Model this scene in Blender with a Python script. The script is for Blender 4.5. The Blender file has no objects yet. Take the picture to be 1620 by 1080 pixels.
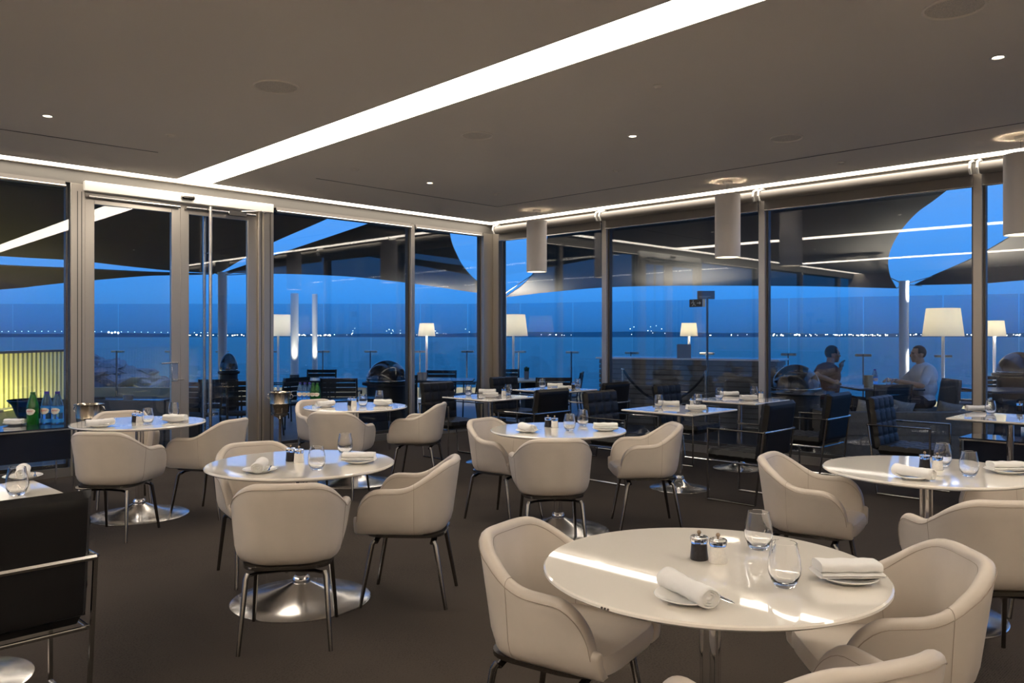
import bpy, bmesh, math, random
from mathutils import Vector, Matrix
random.seed(7)
PI = math.pi
SC = bpy.context.scene
COL = SC.collection

# ------------------------------------------------------------------ camera, world, exposure
ANG = math.radians(44.43)
CA, SA = math.cos(ANG), math.sin(ANG)
CAM = Vector((9.126, -8.837, 1.45))
F, CX, HY = 1285.0, 810.0, 530.0
def c2w(X, Y, z=0.0):            # metres right / ahead of the viewpoint -> place in the room
    return Vector((CAM.x + CA * X - SA * Y, CAM.y + SA * X + CA * Y, z))
def at(px, py, z):               # where the sight line through a photo point meets height z
    Y = (CAM.z - z) * F / (py - HY)
    return c2w((px - CX) / F * Y, Y, z)
def ad(px, D, z=0.0):            # on the sight line's bearing at distance D ahead
    return c2w((px - CX) / F * D, D, z)
cd = bpy.data.cameras.new('camera'); cam = bpy.data.objects.new('camera', cd); COL.objects.link(cam)
cam.location = CAM; cam.rotation_euler = (PI / 2, 0, ANG)
cd.lens = F / 1620 * 36; cd.sensor_width = 36; cd.shift_y = -(540 - HY) / 1620
cd.clip_end = 20000
SC.camera = cam
SC.view_settings.view_transform = 'Standard'; SC.view_settings.look = 'None'
SC.view_settings.exposure = 0.14; SC.view_settings.gamma = 1.0
try: SC.view_settings.use_curve_mapping = False
except Exception: pass

w = bpy.data.worlds.new('dusk_sky'); SC.world = w; w.use_nodes = True
nt = w.node_tree; nt.nodes.clear()
def N(nt, t, **kw):
    n = nt.nodes.new(t)
    for k, v in kw.items():
        if k.startswith('_'): setattr(n, k[1:], v)
        else: n.inputs[k.replace('__', ' ')].default_value = v
    return n
tc = N(nt, 'ShaderNodeTexCoord'); sp = N(nt, 'ShaderNodeSeparateXYZ'); nt.links.new(tc.outputs['Generated'], sp.inputs[0])
cr = N(nt, 'ShaderNodeValToRGB'); nt.links.new(sp.outputs['Z'], cr.inputs[0])
el = cr.color_ramp.elements
el[0].position = 0.0; el[0].color = (.020, .15, .44, 1)
el[1].position = 0.32; el[1].color = (.15, .46, 1.2, 1)
for p, c in ((0.012, (.030, .20, .58, 1)), (0.05, (.045, .29, .84, 1)), (0.11, (.075, .36, 1.0, 1)), (0.2, (.12, .42, 1.12, 1))):
    e = el.new(p); e.color = c
mp = N(nt, 'ShaderNodeMapping'); mp.inputs['Scale'].default_value = (2.2, 2.2, 22)
nt.links.new(tc.outputs['Generated'], mp.inputs[0])
no = N(nt, 'ShaderNodeTexNoise', Scale=1.6, Detail=6, Roughness=.6); nt.links.new(mp.outputs[0], no.inputs['Vector'])
cr2 = N(nt, 'ShaderNodeValToRGB'); nt.links.new(no.outputs['Fac'], cr2.inputs[0])
cr2.color_ramp.elements[0].position = .42; cr2.color_ramp.elements[0].color = (1, 1, 1, 1)
cr2.color_ramp.elements[1].position = .72; cr2.color_ramp.elements[1].color = (1.25, 1.0, .92, 1)
mx = N(nt, 'ShaderNodeMixRGB', _blend_type='MULTIPLY'); mx.inputs[0].default_value = .8
nt.links.new(cr.outputs[0], mx.inputs[1]); nt.links.new(cr2.outputs[0], mx.inputs[2])
bg = N(nt, 'ShaderNodeBackground', Strength=1.0); nt.links.new(mx.outputs[0], bg.inputs[0])
wo = N(nt, 'ShaderNodeOutputWorld'); nt.links.new(bg.outputs[0], wo.inputs[0])

STRIP = 11.0          # luminous ceiling slots
COVE = 7.0           # slots along the window walls
BACKSTRIP = 12.0
DOWN = 22.0          # watts per downlight
FILL_TORCH = 640.0        # watts per added, unseen torchiere that fills the ceiling
PEND = 9.0           # watts per pendant

# ------------------------------------------------------------------ materials
MATS = {}
def mat(name, col=(.5, .5, .5), rough=.5, metal=0.0, spec=.5, emit=None, es=0.0, trans=0.0, ior=1.45, coat=0.0, noise=None, bump=None):
    if name in MATS: return MATS[name]
    m = bpy.data.materials.new(name); m.use_nodes = True
    t = m.node_tree; b = t.nodes['Principled BSDF']
    b.inputs['Base Color'].default_value = (*col, 1); b.inputs['Roughness'].default_value = rough
    b.inputs['Metallic'].default_value = metal; b.inputs['Specular IOR Level'].default_value = spec
    b.inputs['IOR'].default_value = ior; b.inputs['Transmission Weight'].default_value = trans
    b.inputs['Coat Weight'].default_value = coat; b.inputs['Coat Roughness'].default_value = .03
    if emit: b.inputs['Emission Color'].default_value = (*emit, 1); b.inputs['Emission Strength'].default_value = es
    if noise or bump:
        tc = t.nodes.new('ShaderNodeTexCoord')
    if noise:      # (scale, amount)
        n = N(t, 'ShaderNodeTexNoise', Scale=noise[0], Detail=5); t.links.new(tc.outputs['Object'], n.inputs['Vector'])
        r = t.nodes.new('ShaderNodeValToRGB'); a = noise[1]
        r.color_ramp.elements[0].position = .3; r.color_ramp.elements[1].position = .7
        r.color_ramp.elements[0].color = (*[c * (1 - a) for c in col], 1); r.color_ramp.elements[1].color = (*[min(1, c * (1 + a)) for c in col], 1)
        t.links.new(n.outputs['Fac'], r.inputs[0]); t.links.new(r.outputs[0], b.inputs['Base Color'])
    if bump:       # (scale, strength, distance)
        n = N(t, 'ShaderNodeTexNoise', Scale=bump[0], Detail=4); t.links.new(tc.outputs['Object'], n.inputs['Vector'])
        bp = N(t, 'ShaderNodeBump', Strength=bump[1], Distance=bump[2]); t.links.new(n.outputs['Fac'], bp.inputs['Height'])
        t.links.new(bp.outputs[0], b.inputs['Normal'])
    MATS[name] = m; return m
def pane_mat(name, tint, f0, grow=.9, rough=0.0):   # a clear pane: passes light, mirrors more at a slant
    m = bpy.data.materials.new(name); m.use_nodes = True; t = m.node_tree; t.nodes.clear()
    tr = N(t, 'ShaderNodeBsdfTransparent'); tr.inputs[0].default_value = (*tint, 1)
    gl = N(t, 'ShaderNodeBsdfGlossy', Roughness=rough); gl.inputs[0].default_value = (1, 1, 1, 1)
    lw = N(t, 'ShaderNodeLayerWeight', Blend=.5)
    p = N(t, 'ShaderNodeMath', _operation='POWER'); p.inputs[1].default_value = 5.0
    t.links.new(lw.outputs['Facing'], p.inputs[0])
    ma = N(t, 'ShaderNodeMath', _operation='MULTIPLY_ADD'); ma.inputs[1].default_value = grow; ma.inputs[2].default_value = f0
    t.links.new(p.outputs[0], ma.inputs[0])
    mi = N(t, 'ShaderNodeMixShader'); t.links.new(ma.outputs[0], mi.inputs[0]); t.links.new(tr.outputs[0], mi.inputs[1]); t.links.new(gl.outputs[0], mi.inputs[2])
    o = N(t, 'ShaderNodeOutputMaterial'); t.links.new(mi.outputs[0], o.inputs[0])
    MATS[name] = m; return m
ceilm = mat('warm_grey_ceiling_paint', (.86, .79, .70), .9, noise=(.6, .02))
wallm = mat('brown_wall_paint', (.62, .55, .47), .8)
alu = mat('brushed_aluminium', (.46, .42, .37), .36, .8, bump=(60, .05, .001))
alud = mat('dark_anodised_frame', (.10, .095, .09), .4, .8)
alul = mat('white_enamel_header', (.72, .70, .66), .4)
tubem = mat('armchair_tube_steel', (.42, .41, .40), .16, 1.0)
chrome = mat('polished_chrome', (.80, .79, .78), .07, 1.0)
satin = mat('satin_steel', (.62, .60, .57), .22, 1.0)
basem = mat('brushed_table_base', (.72, .70, .68), .2, 1.0)
gun = mat('dark_nickel', (.20, .185, .17), .22, 1.0)
leather = mat('cream_leather', (.57, .50, .425), .42, spec=.45, noise=(9, .035), bump=(260, .08, .001))
stitch = mat('leather_stitching', (.34, .28, .22), .7)
blk = mat('black_leather', (.008, .0075, .0075), .45, spec=.3, bump=(220, .1, .001))
blkg = mat('charcoal_leather', (.045, .048, .056), .5, bump=(220, .1, .001))
lacq = mat('white_gloss_lacquer', (.84, .785, .70), .02, spec=.6, coat=.5)
chipm = mat('worn_edge', (.06, .045, .035), .8)
china = mat('white_china', (.80, .78, .74), .12)
linen = mat('white_linen', (.78, .76, .73), .85, bump=(140, .25, .002))
glassm = mat('clear_glassware', (1, 1, 1), .0, trans=1.0, ior=1.48)
acryl = mat('clear_acrylic', (.95, .97, 1), .02, trans=1.0, ior=1.45)
pepper = mat('black_peppercorns', (.012, .010, .012), .35, noise=(120, .6))
saltm = mat('white_salt', (.78, .74, .68), .6, noise=(150, .05))
strip_m = mat('luminous_stretch_panel', (1, 1, 1), .5, emit=(1.0, .90, .77), es=STRIP)
cove_m = mat('luminous_cove', (1, 1, 1), .5, emit=(1.0, .90, .77), es=COVE)
back_m = mat('luminous_slot_rear', (1, 1, 1), .5, emit=(1.0, .90, .77), es=BACKSTRIP)
lampon = mat('lamp_lens_lit', (1, 1, 1), .5, emit=(1.0, .85, .65), es=14)
winglass = pane_mat('window_glass', (.95, .965, .975), .055, .75)
balglass = pane_mat('balustrade_glass', (.80, .86, .90), .035, .5)
darkdeck = mat('dark_timber_deck', (.035, .033, .034), .45, noise=(3, .3))
sailm = mat('charcoal_sail_cloth', (.042, .038, .035), .85)
whitepole = mat('white_painted_steel', (.70, .70, .68), .4)
rattan = mat('black_woven_rattan', (.010, .010, .011), .55, bump=(180, .4, .003))
outtop = mat('dark_terrace_tabletop', (.05, .05, .055), .25)
paletop = mat('pale_terrace_tabletop', (.45, .45, .36), .4)
taupe = mat('taupe_outdoor_fabric', (.13, .115, .095), .9, noise=(30, .1))
taupel = mat('grey_cushion_fabric', (.24, .23, .21), .9, noise=(30, .1))
slatm = mat('weathered_slats', (.12, .12, .12), .6, noise=(4, .2))
rockm = mat('pale_shore_rock', (.20, .22, .24), .9, noise=(.3, .4))

# carpet: woven fine ribs with speckle
def carpet():
    m = bpy.data.materials.new('dark_brown_carpet'); m.use_nodes = True; t = m.node_tree; b = t.nodes['Principled BSDF']
    tc = t.nodes.new('ShaderNodeTexCoord')
    n1 = N(t, 'ShaderNodeTexNoise', Scale=110, Detail=3); n2 = N(t, 'ShaderNodeTexNoise', Scale=1.1, Detail=4)
    wv = N(t, 'ShaderNodeTexWave', Scale=34, Distortion=1.5, Detail=2); wv.inputs['Detail Scale'].default_value = 3
    for n in (n1, n2, wv): t.links.new(tc.outputs['Object'], n.inputs['Vector'])
    a = N(t, 'ShaderNodeMath', _operation='ADD'); t.links.new(n1.outputs['Fac'], a.inputs[0]); t.links.new(n2.outputs['Fac'], a.inputs[1])
    a2 = N(t, 'ShaderNodeMath', _operation='MULTIPLY_ADD'); a2.inputs[1].default_value = .18; t.links.new(wv.outputs['Fac'], a2.inputs[0]); t.links.new(a.outputs[0], a2.inputs[2])
    r = t.nodes.new('ShaderNodeValToRGB'); r.color_ramp.elements[0].position = .75; r.color_ramp.elements[1].position = 1.45
    r.color_ramp.elements[0].position = .7; r.color_ramp.elements[0].color = (.0115, .0090, .0072, 1); r.color_ramp.elements[1].position = 1.0; r.color_ramp.elements[1].color = (.047, .0375, .030, 1)
    t.links.new(a2.outputs[0], r.inputs[0]); t.links.new(r.outputs[0], b.inputs['Base Color']); b.inputs['Roughness'].default_value = .95
    b.inputs['Specular IOR Level'].default_value = .15
    bp = N(t, 'ShaderNodeBump', Strength=.5, Distance=.004); t.links.new(n1.outputs['Fac'], bp.inputs['Height']); t.links.new(bp.outputs[0], b.inputs['Normal'])
    return m
carpetm = carpet()
def seamat():
    m = bpy.data.materials.new('evening_sea'); m.use_nodes = True; t = m.node_tree; b = t.nodes['Principled BSDF']
    tc = t.nodes.new('ShaderNodeTexCoord'); mp = N(t, 'ShaderNodeMapping')
    mp.inputs['Rotation'].default_value = (0, 0, -ANG); mp.inputs['Scale'].default_value = (.012, .05, 1)
    t.links.new(tc.outputs['Object'], mp.inputs[0])
    n = N(t, 'ShaderNodeTexNoise', Scale=6, Detail=8, Roughness=.65); t.links.new(mp.outputs[0], n.inputs['Vector'])
    r = t.nodes.new('ShaderNodeValToRGB'); r.color_ramp.elements[0].position = .35; r.color_ramp.elements[1].position = .75
    r.color_ramp.elements[0].color = (.0, .19, .20, 1); r.color_ramp.elements[1].color = (.0, .38, .38, 1)
    t.links.new(n.outputs['Fac'], r.inputs[0]); t.links.new(r.outputs[0], b.inputs['Base Color'])
    b.inputs['Roughness'].default_value = .45; b.inputs['Specular IOR Level'].default_value = .35
    bp = N(t, 'ShaderNodeBump', Strength=.8, Distance=4.0); t.links.new(n.outputs['Fac'], bp.inputs['Height']); t.links.new(bp.outputs[0], b.inputs['Normal'])
    return m
seam = seamat()
def shadem():
    m = bpy.data.materials.new('lit_lampshade_linen'); m.use_nodes = True; t = m.node_tree; t.nodes.clear()
    d = N(t, 'ShaderNodeBsdfDiffuse'); d.inputs[0].default_value = (.88, .84, .74, 1)
    tr = N(t, 'ShaderNodeBsdfTranslucent'); tr.inputs[0].default_value = (.93, .88, .76, 1)
    mi = N(t, 'ShaderNodeMixShader'); mi.inputs[0].default_value = .6
    t.links.new(d.outputs[0], mi.inputs[1]); t.links.new(tr.outputs[0], mi.inputs[2])
    o = N(t, 'ShaderNodeOutputMaterial'); t.links.new(mi.outputs[0], o.inputs[0]); return m
shade_m = shadem()

# ------------------------------------------------------------------ mesh helpers
class MB:
    def __init__(s): s.v = []; s.f = []
    def add(s, vs, fs):
        o = len(s.v); s.v += [Vector(p) for p in vs]; s.f += [tuple(i + o for i in f) for f in fs]; return s
    def box(s, x0, x1, y0, y1, z0, z1, M=None, b=0.0):
        if b > 0:
            xs = [(x0, b), (x1, -b)]
            vs = []
            for z, ins in ((z0, b), (z0 + b, 0), (z1 - b, 0), (z1, b)):
                for (x, y) in ((x0 + ins + (b if not ins else 0), y0 + ins), (x1 - ins - (b if not ins else 0), y0 + ins), (x1 - ins, y0 + ins + (b if not ins else 0)), (x1 - ins, y1 - ins - (b if not ins else 0)),
                               (x1 - ins - (b if not ins else 0), y1 - ins), (x0 + ins + (b if not ins else 0), y1 - ins), (x0 + ins, y1 - ins - (b if not ins else 0)), (x0 + ins, y0 + ins + (b if not ins else 0))):
                    vs.append((x, y, z))
            fs = [tuple(range(7, -1, -1)), tuple(range(24, 32))]
            for r in range(3):
                for i in range(8): fs.append((r * 8 + i, r * 8 + (i + 1) % 8, r * 8 + 8 + (i + 1) % 8, r * 8 + 8 + i))
        else:
            vs = [(x0, y0, z0), (x1, y0, z0), (x1, y1, z0), (x0, y1, z0), (x0, y0, z1), (x1, y0, z1), (x1, y1, z1), (x0, y1, z1)]
            fs = [(3, 2, 1, 0), (4, 5, 6, 7), (0, 1, 5, 4), (1, 2, 6, 5), (2, 3, 7, 6), (3, 0, 4, 7)]
        if M is not None: vs = [M @ Vector(p) for p in vs]
        return s.add(vs, fs)
    def tube(s, pts, r, n=10, closed=False, flat=None):
        pts = [Vector(p) for p in pts]; m = len(pts); rings = []
        rr = r if isinstance(r, (list, tuple)) else [r] * m
        up = None
        for i, p in enumerate(pts):
            a = pts[i - 1] if (i or closed) else p; b = pts[(i + 1) % m] if (i < m - 1 or closed) else p
            t = (b - a).normalized()
            if up is None:
                up = Vector((0, 0, 1)) if abs(t.z) < .9 else Vector((0, 1, 0))
            x = t.cross(up)
            if x.length < 1e-4: x = t.orthogonal()
            x.normalize(); y = x.cross(t).normalized(); up = y
            sx, sy = (1, 1) if flat is None else flat
            rings.append([p + rr[i] * (math.cos(2 * PI * k / n) * x * sx + math.sin(2 * PI * k / n) * y * sy) for k in range(n)])
        vs = [q for R in rings for q in R]; fs = []
        for i in range(m if closed else m - 1):
            j = (i + 1) % m
            for k in range(n): fs.append((i * n + k, i * n + (k + 1) % n, j * n + (k + 1) % n, j * n + k))
        if not closed: fs.append(tuple(range(n - 1, -1, -1))); fs.append(tuple((m - 1) * n + k for k in range(n)))
        return s.add(vs, fs)
    def cyl(s, p0, p1, r0, r1=None, n=16): return s.tube([p0, p1], [r0, r0 if r1 is None else r1], n)
    def lathe(s, prof, n=32, c=(0, 0, 0), M=None, sx=1, sy=1):   # prof: (r,z) ; r==0 ends become fans
        c = Vector(c); vs = []; fs = []; idx = []
        for r, z in prof:
            if r < 1e-6: idx.append([len(vs)]); vs.append(c + Vector((0, 0, z)))
            else:
                idx.append(list(range(len(vs), len(vs) + n)))
                vs += [c + Vector((r * math.cos(2 * PI * k / n) * sx, r * math.sin(2 * PI * k / n) * sy, z)) for k in range(n)]
        for a, b in zip(idx[:-1], idx[1:]):
            for k in range(n):
                k2 = (k + 1) % n
                if len(a) == 1 and len(b) == 1: continue
                if len(a) == 1: fs.append((a[0], b[k2], b[k]))
                elif len(b) == 1: fs.append((a[k], a[k2], b[0]))
                else: fs.append((a[k], a[k2], b[k2], b[k]))
        if M is not None: vs = [M @ p for p in vs]
        return s.add(vs, fs)
    def ball(s, c, r, n=16, m=10, sc=(1, 1, 1), M=None):
        c = Vector(c); vs = [Vector((0, 0, -r * sc[2]))]; 
        for i in range(1, m):
            th = -PI / 2 + PI * i / m
            for k in range(n): vs.append(Vector((r * math.cos(th) * math.cos(2 * PI * k / n) * sc[0], r * math.cos(th) * math.sin(2 * PI * k / n) * sc[1], r * math.sin(th) * sc[2])))
        vs.append(Vector((0, 0, r * sc[2]))); fs = []
        for k in range(n):
            fs.append((0, 1 + (k + 1) % n, 1 + k)); fs.append((len(vs) - 1, 1 + (m - 2) * n + k, 1 + (m - 2) * n + (k + 1) % n))
            for i in range(m - 2): fs.append((1 + i * n + k, 1 + i * n + (k + 1) % n, 1 + (i + 1) * n + (k + 1) % n, 1 + (i + 1) * n + k))
        if M is not None: vs = [M @ p for p in vs]
        return s.add([p + c for p in vs], fs)
    def grid(s, rows, closed_u=False, closed_v=False):
        R = len(rows); C = len(rows[0]); vs = [p for r in rows for p in r]; fs = []
        for i in range(R if closed_u else R - 1):
            for j in range(C if closed_v else C - 1):
                a, b = i, (i + 1) % R; c, d = j, (j + 1) % C
                fs.append((a * C + c, a * C + d, b * C + d, b * C + c))
        return s.add(vs, fs)
    def build(s, name, m, parent=None, smooth=True, loc=None):
        me = bpy.data.meshes.new(name); me.from_pydata([tuple(p) for p in s.v], [], s.f); me.validate()
        bm = bmesh.new(); bm.from_mesh(me); bmesh.ops.recalc_face_normals(bm, faces=bm.faces); bm.to_mesh(me); bm.free()
        if smooth:
            for p in me.polygons: p.use_smooth = True
            try: me.set_sharp_from_angle(angle=math.radians(38))
            except Exception: pass
        me.materials.append(m)
        o = bpy.data.objects.new(name, me); COL.objects.link(o)
        if parent is not None: o.parent = parent
        if loc is not None: o.location = loc
        return o
def tag(o, label=None, cat=None, group=None, kind=None):
    if label: o['label'] = label
    if cat: o['category'] = cat
    if group: o['group'] = group
    if kind: o['kind'] = kind
    return o
def empty(name, label=None, cat=None, group=None, loc=(0, 0, 0), rz=0.0):
    o = bpy.data.objects.new(name, None); COL.objects.link(o); o.location = loc; o.rotation_euler = (0, 0, rz); o.empty_display_size = .1
    return tag(o, label, cat, group)
def struct(name, mb, m, parent=None, smooth=False, label=None):
    o = mb.build(name, m, parent, smooth)
    if parent is None: o['kind'] = 'structure'
    if label: o['label'] = label
    return o
def copy_tree(o, parent=None):
    c = o.copy(); COL.objects.link(c); c.parent = parent
    for ch in list(o.children): copy_tree(ch, c)
    return c
class Proto:
    def __init__(s, fn): s.fn = fn; s.o = None
    def __call__(s, loc, rz, label, group=None, scale=None):
        if s.o is None: s.o = o = s.fn()
        else: o = copy_tree(s.o)
        o.location = loc; o.rotation_euler = (0, 0, rz)
        if scale: o.scale = (scale,) * 3
        if not scale: o.scale = (1, 1, 1)
        o['label'] = label
        if group: o['group'] = group
        elif 'group' in o: del o['group']
        return o

# ================================================================== ROOM
RX, RY, CZ = 14.0, -14.0, 3.155
struct('floor', MB().box(0.0, RX, RY, 0.0, -.08, 0), carpetm)
# ceiling as slabs either side of the skewed luminous slot
def yU(x): return -5.05 - .038 * x
def yL(x): return -4.66 - .045 * x
cb = MB()
def prism(mb, poly, z0, z1):
    n = len(poly); vs = [(x, y, z0) for x, y in poly] + [(x, y, z1) for x, y in poly]
    fs = [tuple(range(n - 1, -1, -1)), tuple(range(n, 2 * n))] + [(i, (i + 1) % n, n + (i + 1) % n, n + i) for i in range(n)]
    return mb.add(vs, fs)
E = .29
BS = -9.6
prism(cb, [(E, yL(E)), (RX, yL(RX)), (RX, -E), (E, -E)], CZ, CZ + .12)
prism(cb, [(E, BS), (RX, BS), (RX, yU(RX)), (E, yU(E))], CZ, CZ + .12)
prism(cb, [(E, RY), (RX, RY), (RX, BS - .42), (E, BS - .42)], CZ, CZ + .12)
struct('ceiling', cb, ceilm)
struct('trim_1', MB().box(0, RX, RY, 0, CZ + .13, CZ + .3), wallm)      # slab above the recesses
struct('trim_9', MB().box(.031, .09, RY, -.09, CZ, CZ + .12).box(.031, RX, -.09, -.031, CZ, CZ + .12), ceilm)
S = MB(); prism(S, [(E, yU(E)), (RX, yU(RX)), (RX, yL(RX)), (E, yL(E))], CZ + .004, CZ + .03)
tag(S.build('light_strip', strip_m, None, False), 'wide glowing white strip crossing the ceiling diagonally from the glass doors', 'ceiling light')
tag(MB().box(.09, E, RY, -E, CZ + .004, CZ + .03).build('cove_light', cove_m, None, False), 'thin warm white light line along the ceiling above the glass doors', 'ceiling light')
tag(MB().box(.09, RX, -E, -.09, CZ + .004, CZ + .03).build('cove_light', cove_m, None, False), 'thin warm white light line along the ceiling above the right windows', 'ceiling light')
tag(MB().box(E, RX, BS - .42, BS, CZ + .004, CZ + .03).build('light_strip', back_m, None, False), 'second wide ceiling light strip behind the viewpoint', 'ceiling light')
# shadow grooves in the ceiling
grm = mat('dark_shadow_gap', (.02, .018, .015), .9)
def groove(a, b, name):
    A, B = Vector(a), Vector(b); d = (B - A).normalized(); n = Vector((-d.y, d.x, 0)) * .006
    mb = MB(); vs = [A - n, B - n, B + n, A + n]; prism(mb, [(p.x, p.y) for p in vs], CZ - .002, CZ + .01); struct(name, mb, grm)
g0 = at(787, 327, CZ)
groove(at(0, 204, CZ), at(250, 241, CZ), 'trim_2'); groove(at(500, 282, CZ), g0, 'trim_3'); groove(g0, at(1800, 165, CZ), 'trim_4')
# far walls behind the viewpoint
struct('wall_rear', MB().box(RX, RX + .1, RY, .1, 0, CZ + .3), wallm)
struct('wall_side', MB().box(-.1, RX, RY - .1, RY, 0, CZ + .3), wallm)
# sill kerbs and headers
hdm = mat('dark_header_metal', (.16, .15, .135), .55, .5)
sillm = mat('pale_metal_kerb', (.30, .28, .26), .35, .6)
struct('wall_left', MB().box(-.14, .03, RY, .0, 0, .09), sillm)
struct('wall_right', MB().box(.03, RX, -.03, .14, 0, .09), sillm)
HZ = 3.02
struct('trim_5', MB().box(-.10, .03, RY, .0, HZ, CZ + .12), hdm)
struct('trim_6', MB().box(.03, RX, -.03, .10, HZ, CZ + .12), hdm)
# window posts
def post(name, mb): return struct(name, mb, alu, smooth=False)
YL = [-1.574, -8.48, -10.8, -13.1]; XR = [2.256, 4.573, 6.83, 9.13, 11.43, 13.7]
n = 10
for y in YL:
    post('trim_%d' % n, MB().box(-.10, .035, y - .035, y + .035, .09, HZ, b=.004)); n += 1
for x in XR:
    post('trim_%d' % n, MB().box(x - .04, x + .04, -.035, .10, .09, HZ, b=.004)); n += 1
cp = MB().box(-.10, .0, -.20, -.09, .09, HZ).box(-.10, .03, -.085, .10, .09, HZ, b=.004).box(.035, .07, -.03, .1, .09, HZ).box(.08, .20, -.03, .10, .09, HZ)
cp.box(-.09, .06, -.21, .06, .09, HZ)
post('trim_8', cp)
# glass bays, each a window with frame and pane
wn = 1
def bay(axis, a, b, z0=.09, z1=HZ):
    global wn
    name = 'window_%d' % wn; wn += 1
    if axis == 'L':
        P = MB().box(-.045, -.03, a, b, z0, z1)
        fr = MB().box(-.07, -.01, a, a + .022, z0, z1).box(-.07, -.01, b - .022, b, z0, z1).box(-.07, -.01, a, b, z0, z0 + .04).box(-.07, -.01, a, b, z1 - .03, z1)
    else:
        P = MB().box(a, b, .03, .045, z0, z1)
        fr = MB().box(a, a + .022, .01, .07, z0, z1).box(b - .022, b, .01, .07, z0, z1).box(a, b, .01, .07, z0, z0 + .04).box(a, b, .01, .07, z1 - .03, z1)
    o = struct(name, P, winglass); f = fr.build('window_frame', alud, o, False)
    return o
bay('L', -1.54, -.21); bay('L', -3.75, -1.61); b3 = bay('L', -8.45, -6.06); bay('L', -10.76, -8.52); bay('L', -13.06, -10.84)
xs = [.20] + XR
for i in range(len(xs) - 1): bay('R', xs[i] + .04, xs[i + 1] - .04)

def skew(o):        # panes turned off the wall line so the ceiling slot's reflection lines up
    c = sum((v.co for v in o.data.vertices), Vector()) / len(o.data.vertices); R_ = Matrix.Rotation(math.radians(-2.4), 4, 'Z')
    for v in o.data.vertices: v.co = c + R_ @ (v.co - c)
skew(b3)

# door set in the left wall (two leaves, header, closers, tall pull bar)
DY0, DY1 = -6.0, -3.80
jm = MB().box(-.10, .04, DY0 - .05, DY0 + .09, .0, HZ, b=.005).box(-.10, .05, DY1 - .16, DY1 + .04, .0, HZ, b=.005).box(-.08, .07, DY1 - .10, DY1 - .03, .0, HZ)
struct('trim_20', jm, alu)
struct('trim_21', MB().box(-.06, .09, DY0 + .07, DY1 + .02, 2.945, 3.05, b=.006), alul, label='white door header')
struct('trim_22', MB().box(-.10, .0, DY0, DY1, 2.90, 3.03), alu)
def door(nm, y0, y1, stile_l, stile_r):
    o = struct(nm, MB().box(-.04, .01, y0, y0 + stile_l, .03, 2.90, b=.004).box(-.04, .01, y1 - stile_r, y1, .03, 2.90, b=.004)
               .box(-.04, .01, y0 + stile_l, y1 - stile_r, .03, .13).box(-.04, .01, y0 + stile_l, y1 - stile_r, 2.83, 2.90), alu)
    pn = MB().box(-.02, -.008, y0 + stile_l, y1 - stile_r, .13, 2.83).build('pane', winglass, o, False)
    if nm == 'door_1': skew(pn)
    return o
DM = -4.90
gv = MB()
for y in (DY0 + .015, DY0 + .055, DY1 - .125, DY1 - .09, DY1 - .035, DY1 - .005): gv.box(.02, .0525 if y > -5 else .0415, y - .004, y + .004, .09, 2.94)
struct('trim_23', gv, alud)
d1 = door('door_1', DY0 + .09, DM, .10, .10); d2 = door('door_2', DM, DY1 - .16, .10, .12)
for dd, a, b in ((d1, DY0 + .12, DM - .02), (d2, DM + .05, DY1 - .2)):
    MB().cyl((.045, a, 2.895), (.045, b, 2.895), .018, n=12).build('guide_rail', satin, dd)
h = MB().box(.01, .022, DM - .10, DM - .03, .93, 1.14, b=.003).cyl((.03, DM - .03, 1.14), (.03, DM - .22, 1.135), .008).cyl((.03, DM + .03, .95), (.03, DM - .09, .95), .006)
h.build('lock_plate', satin, d1)
h = MB().cyl((.09, -4.585, .03), (.09, -4.585, 2.93), .02, n=14).cyl((.01, -4.585, .4), (.09, -4.585, .4), .008).cyl((.01, -4.585, 2.4), (.09, -4.585, 2.4), .008)
h.build('pull_bar', satin, d2)
MB().cyl((-.12, -4.56, .03), (-.12, -4.56, 2.86), .02, n=14).build('outer_pull_bar', satin, d2)
MB().box(.02, .07, -4.35, -4.12, 2.86, 2.915, b=.005).tube([(.06, -4.2, 2.92), (.22, -4.02, 2.925), (.05, -3.86, 2.93)], .008, 8).build('door_closer', satin, d2)
tag(MB().box(.08, .14, -4.93, -4.78, 2.975, 3.025, b=.015).build('motion_sensor', gun), 'small dark motion sensor on the white door header', 'sensor')

# roller blinds on both walls
rollm = mat('grey_blind_fabric', (.22, .20, .18), .8)
def blind(axis, a, b, lab):
    o = empty('roller_blind', lab, 'blind', 'roller blinds above the windows', loc=(0, 0, 0))
    if axis == 'R':
        MB().cyl((a, -.12, 3.055), (b, -.12, 3.055), .058, n=20).build('roller_tube', rollm, o)
        MB().box(a, b, -.068, -.064, 2.90, 3.06).build('fabric', rollm, o, False)
        MB().box(a, b, -.078, -.054, 2.885, 2.905, b=.005).build('bottom_bar', satin, o, False)
        for x in (a - .012, b + .004):
            MB().tube([(x, -.02, 3.14), (x, -.10, 3.135), (x, -.18, 3.11), (x, -.195, 3.05), (x, -.16, 3.0)], .012, 8).build('bracket', alul, o)
    else:
        MB().cyl((.05, a, 2.975), (.05, b, 2.975), .018, n=14).build('bottom_bar', satin, o)
        MB().box(.035, .04, a, b, 2.975, 3.03).build('fabric', rollm, o, False)
    return o
for i in range(len(xs) - 1):
    blind('R', xs[i] + .05, xs[i + 1] - .03, 'rolled up grey blind with white brackets above the %s right window' % ('corner', 'second', 'third', 'rightmost', 'hidden fifth', 'hidden sixth')[i])
for a, b, t in ((-1.53, -.22, 'window nearest the corner'), (-3.72, -1.62, 'window right of the doors'), (-8.40, -6.10, 'window left of the doors')):
    blind('L', a, b, 'slim metal blind rail across the top of the ' + t)

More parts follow.
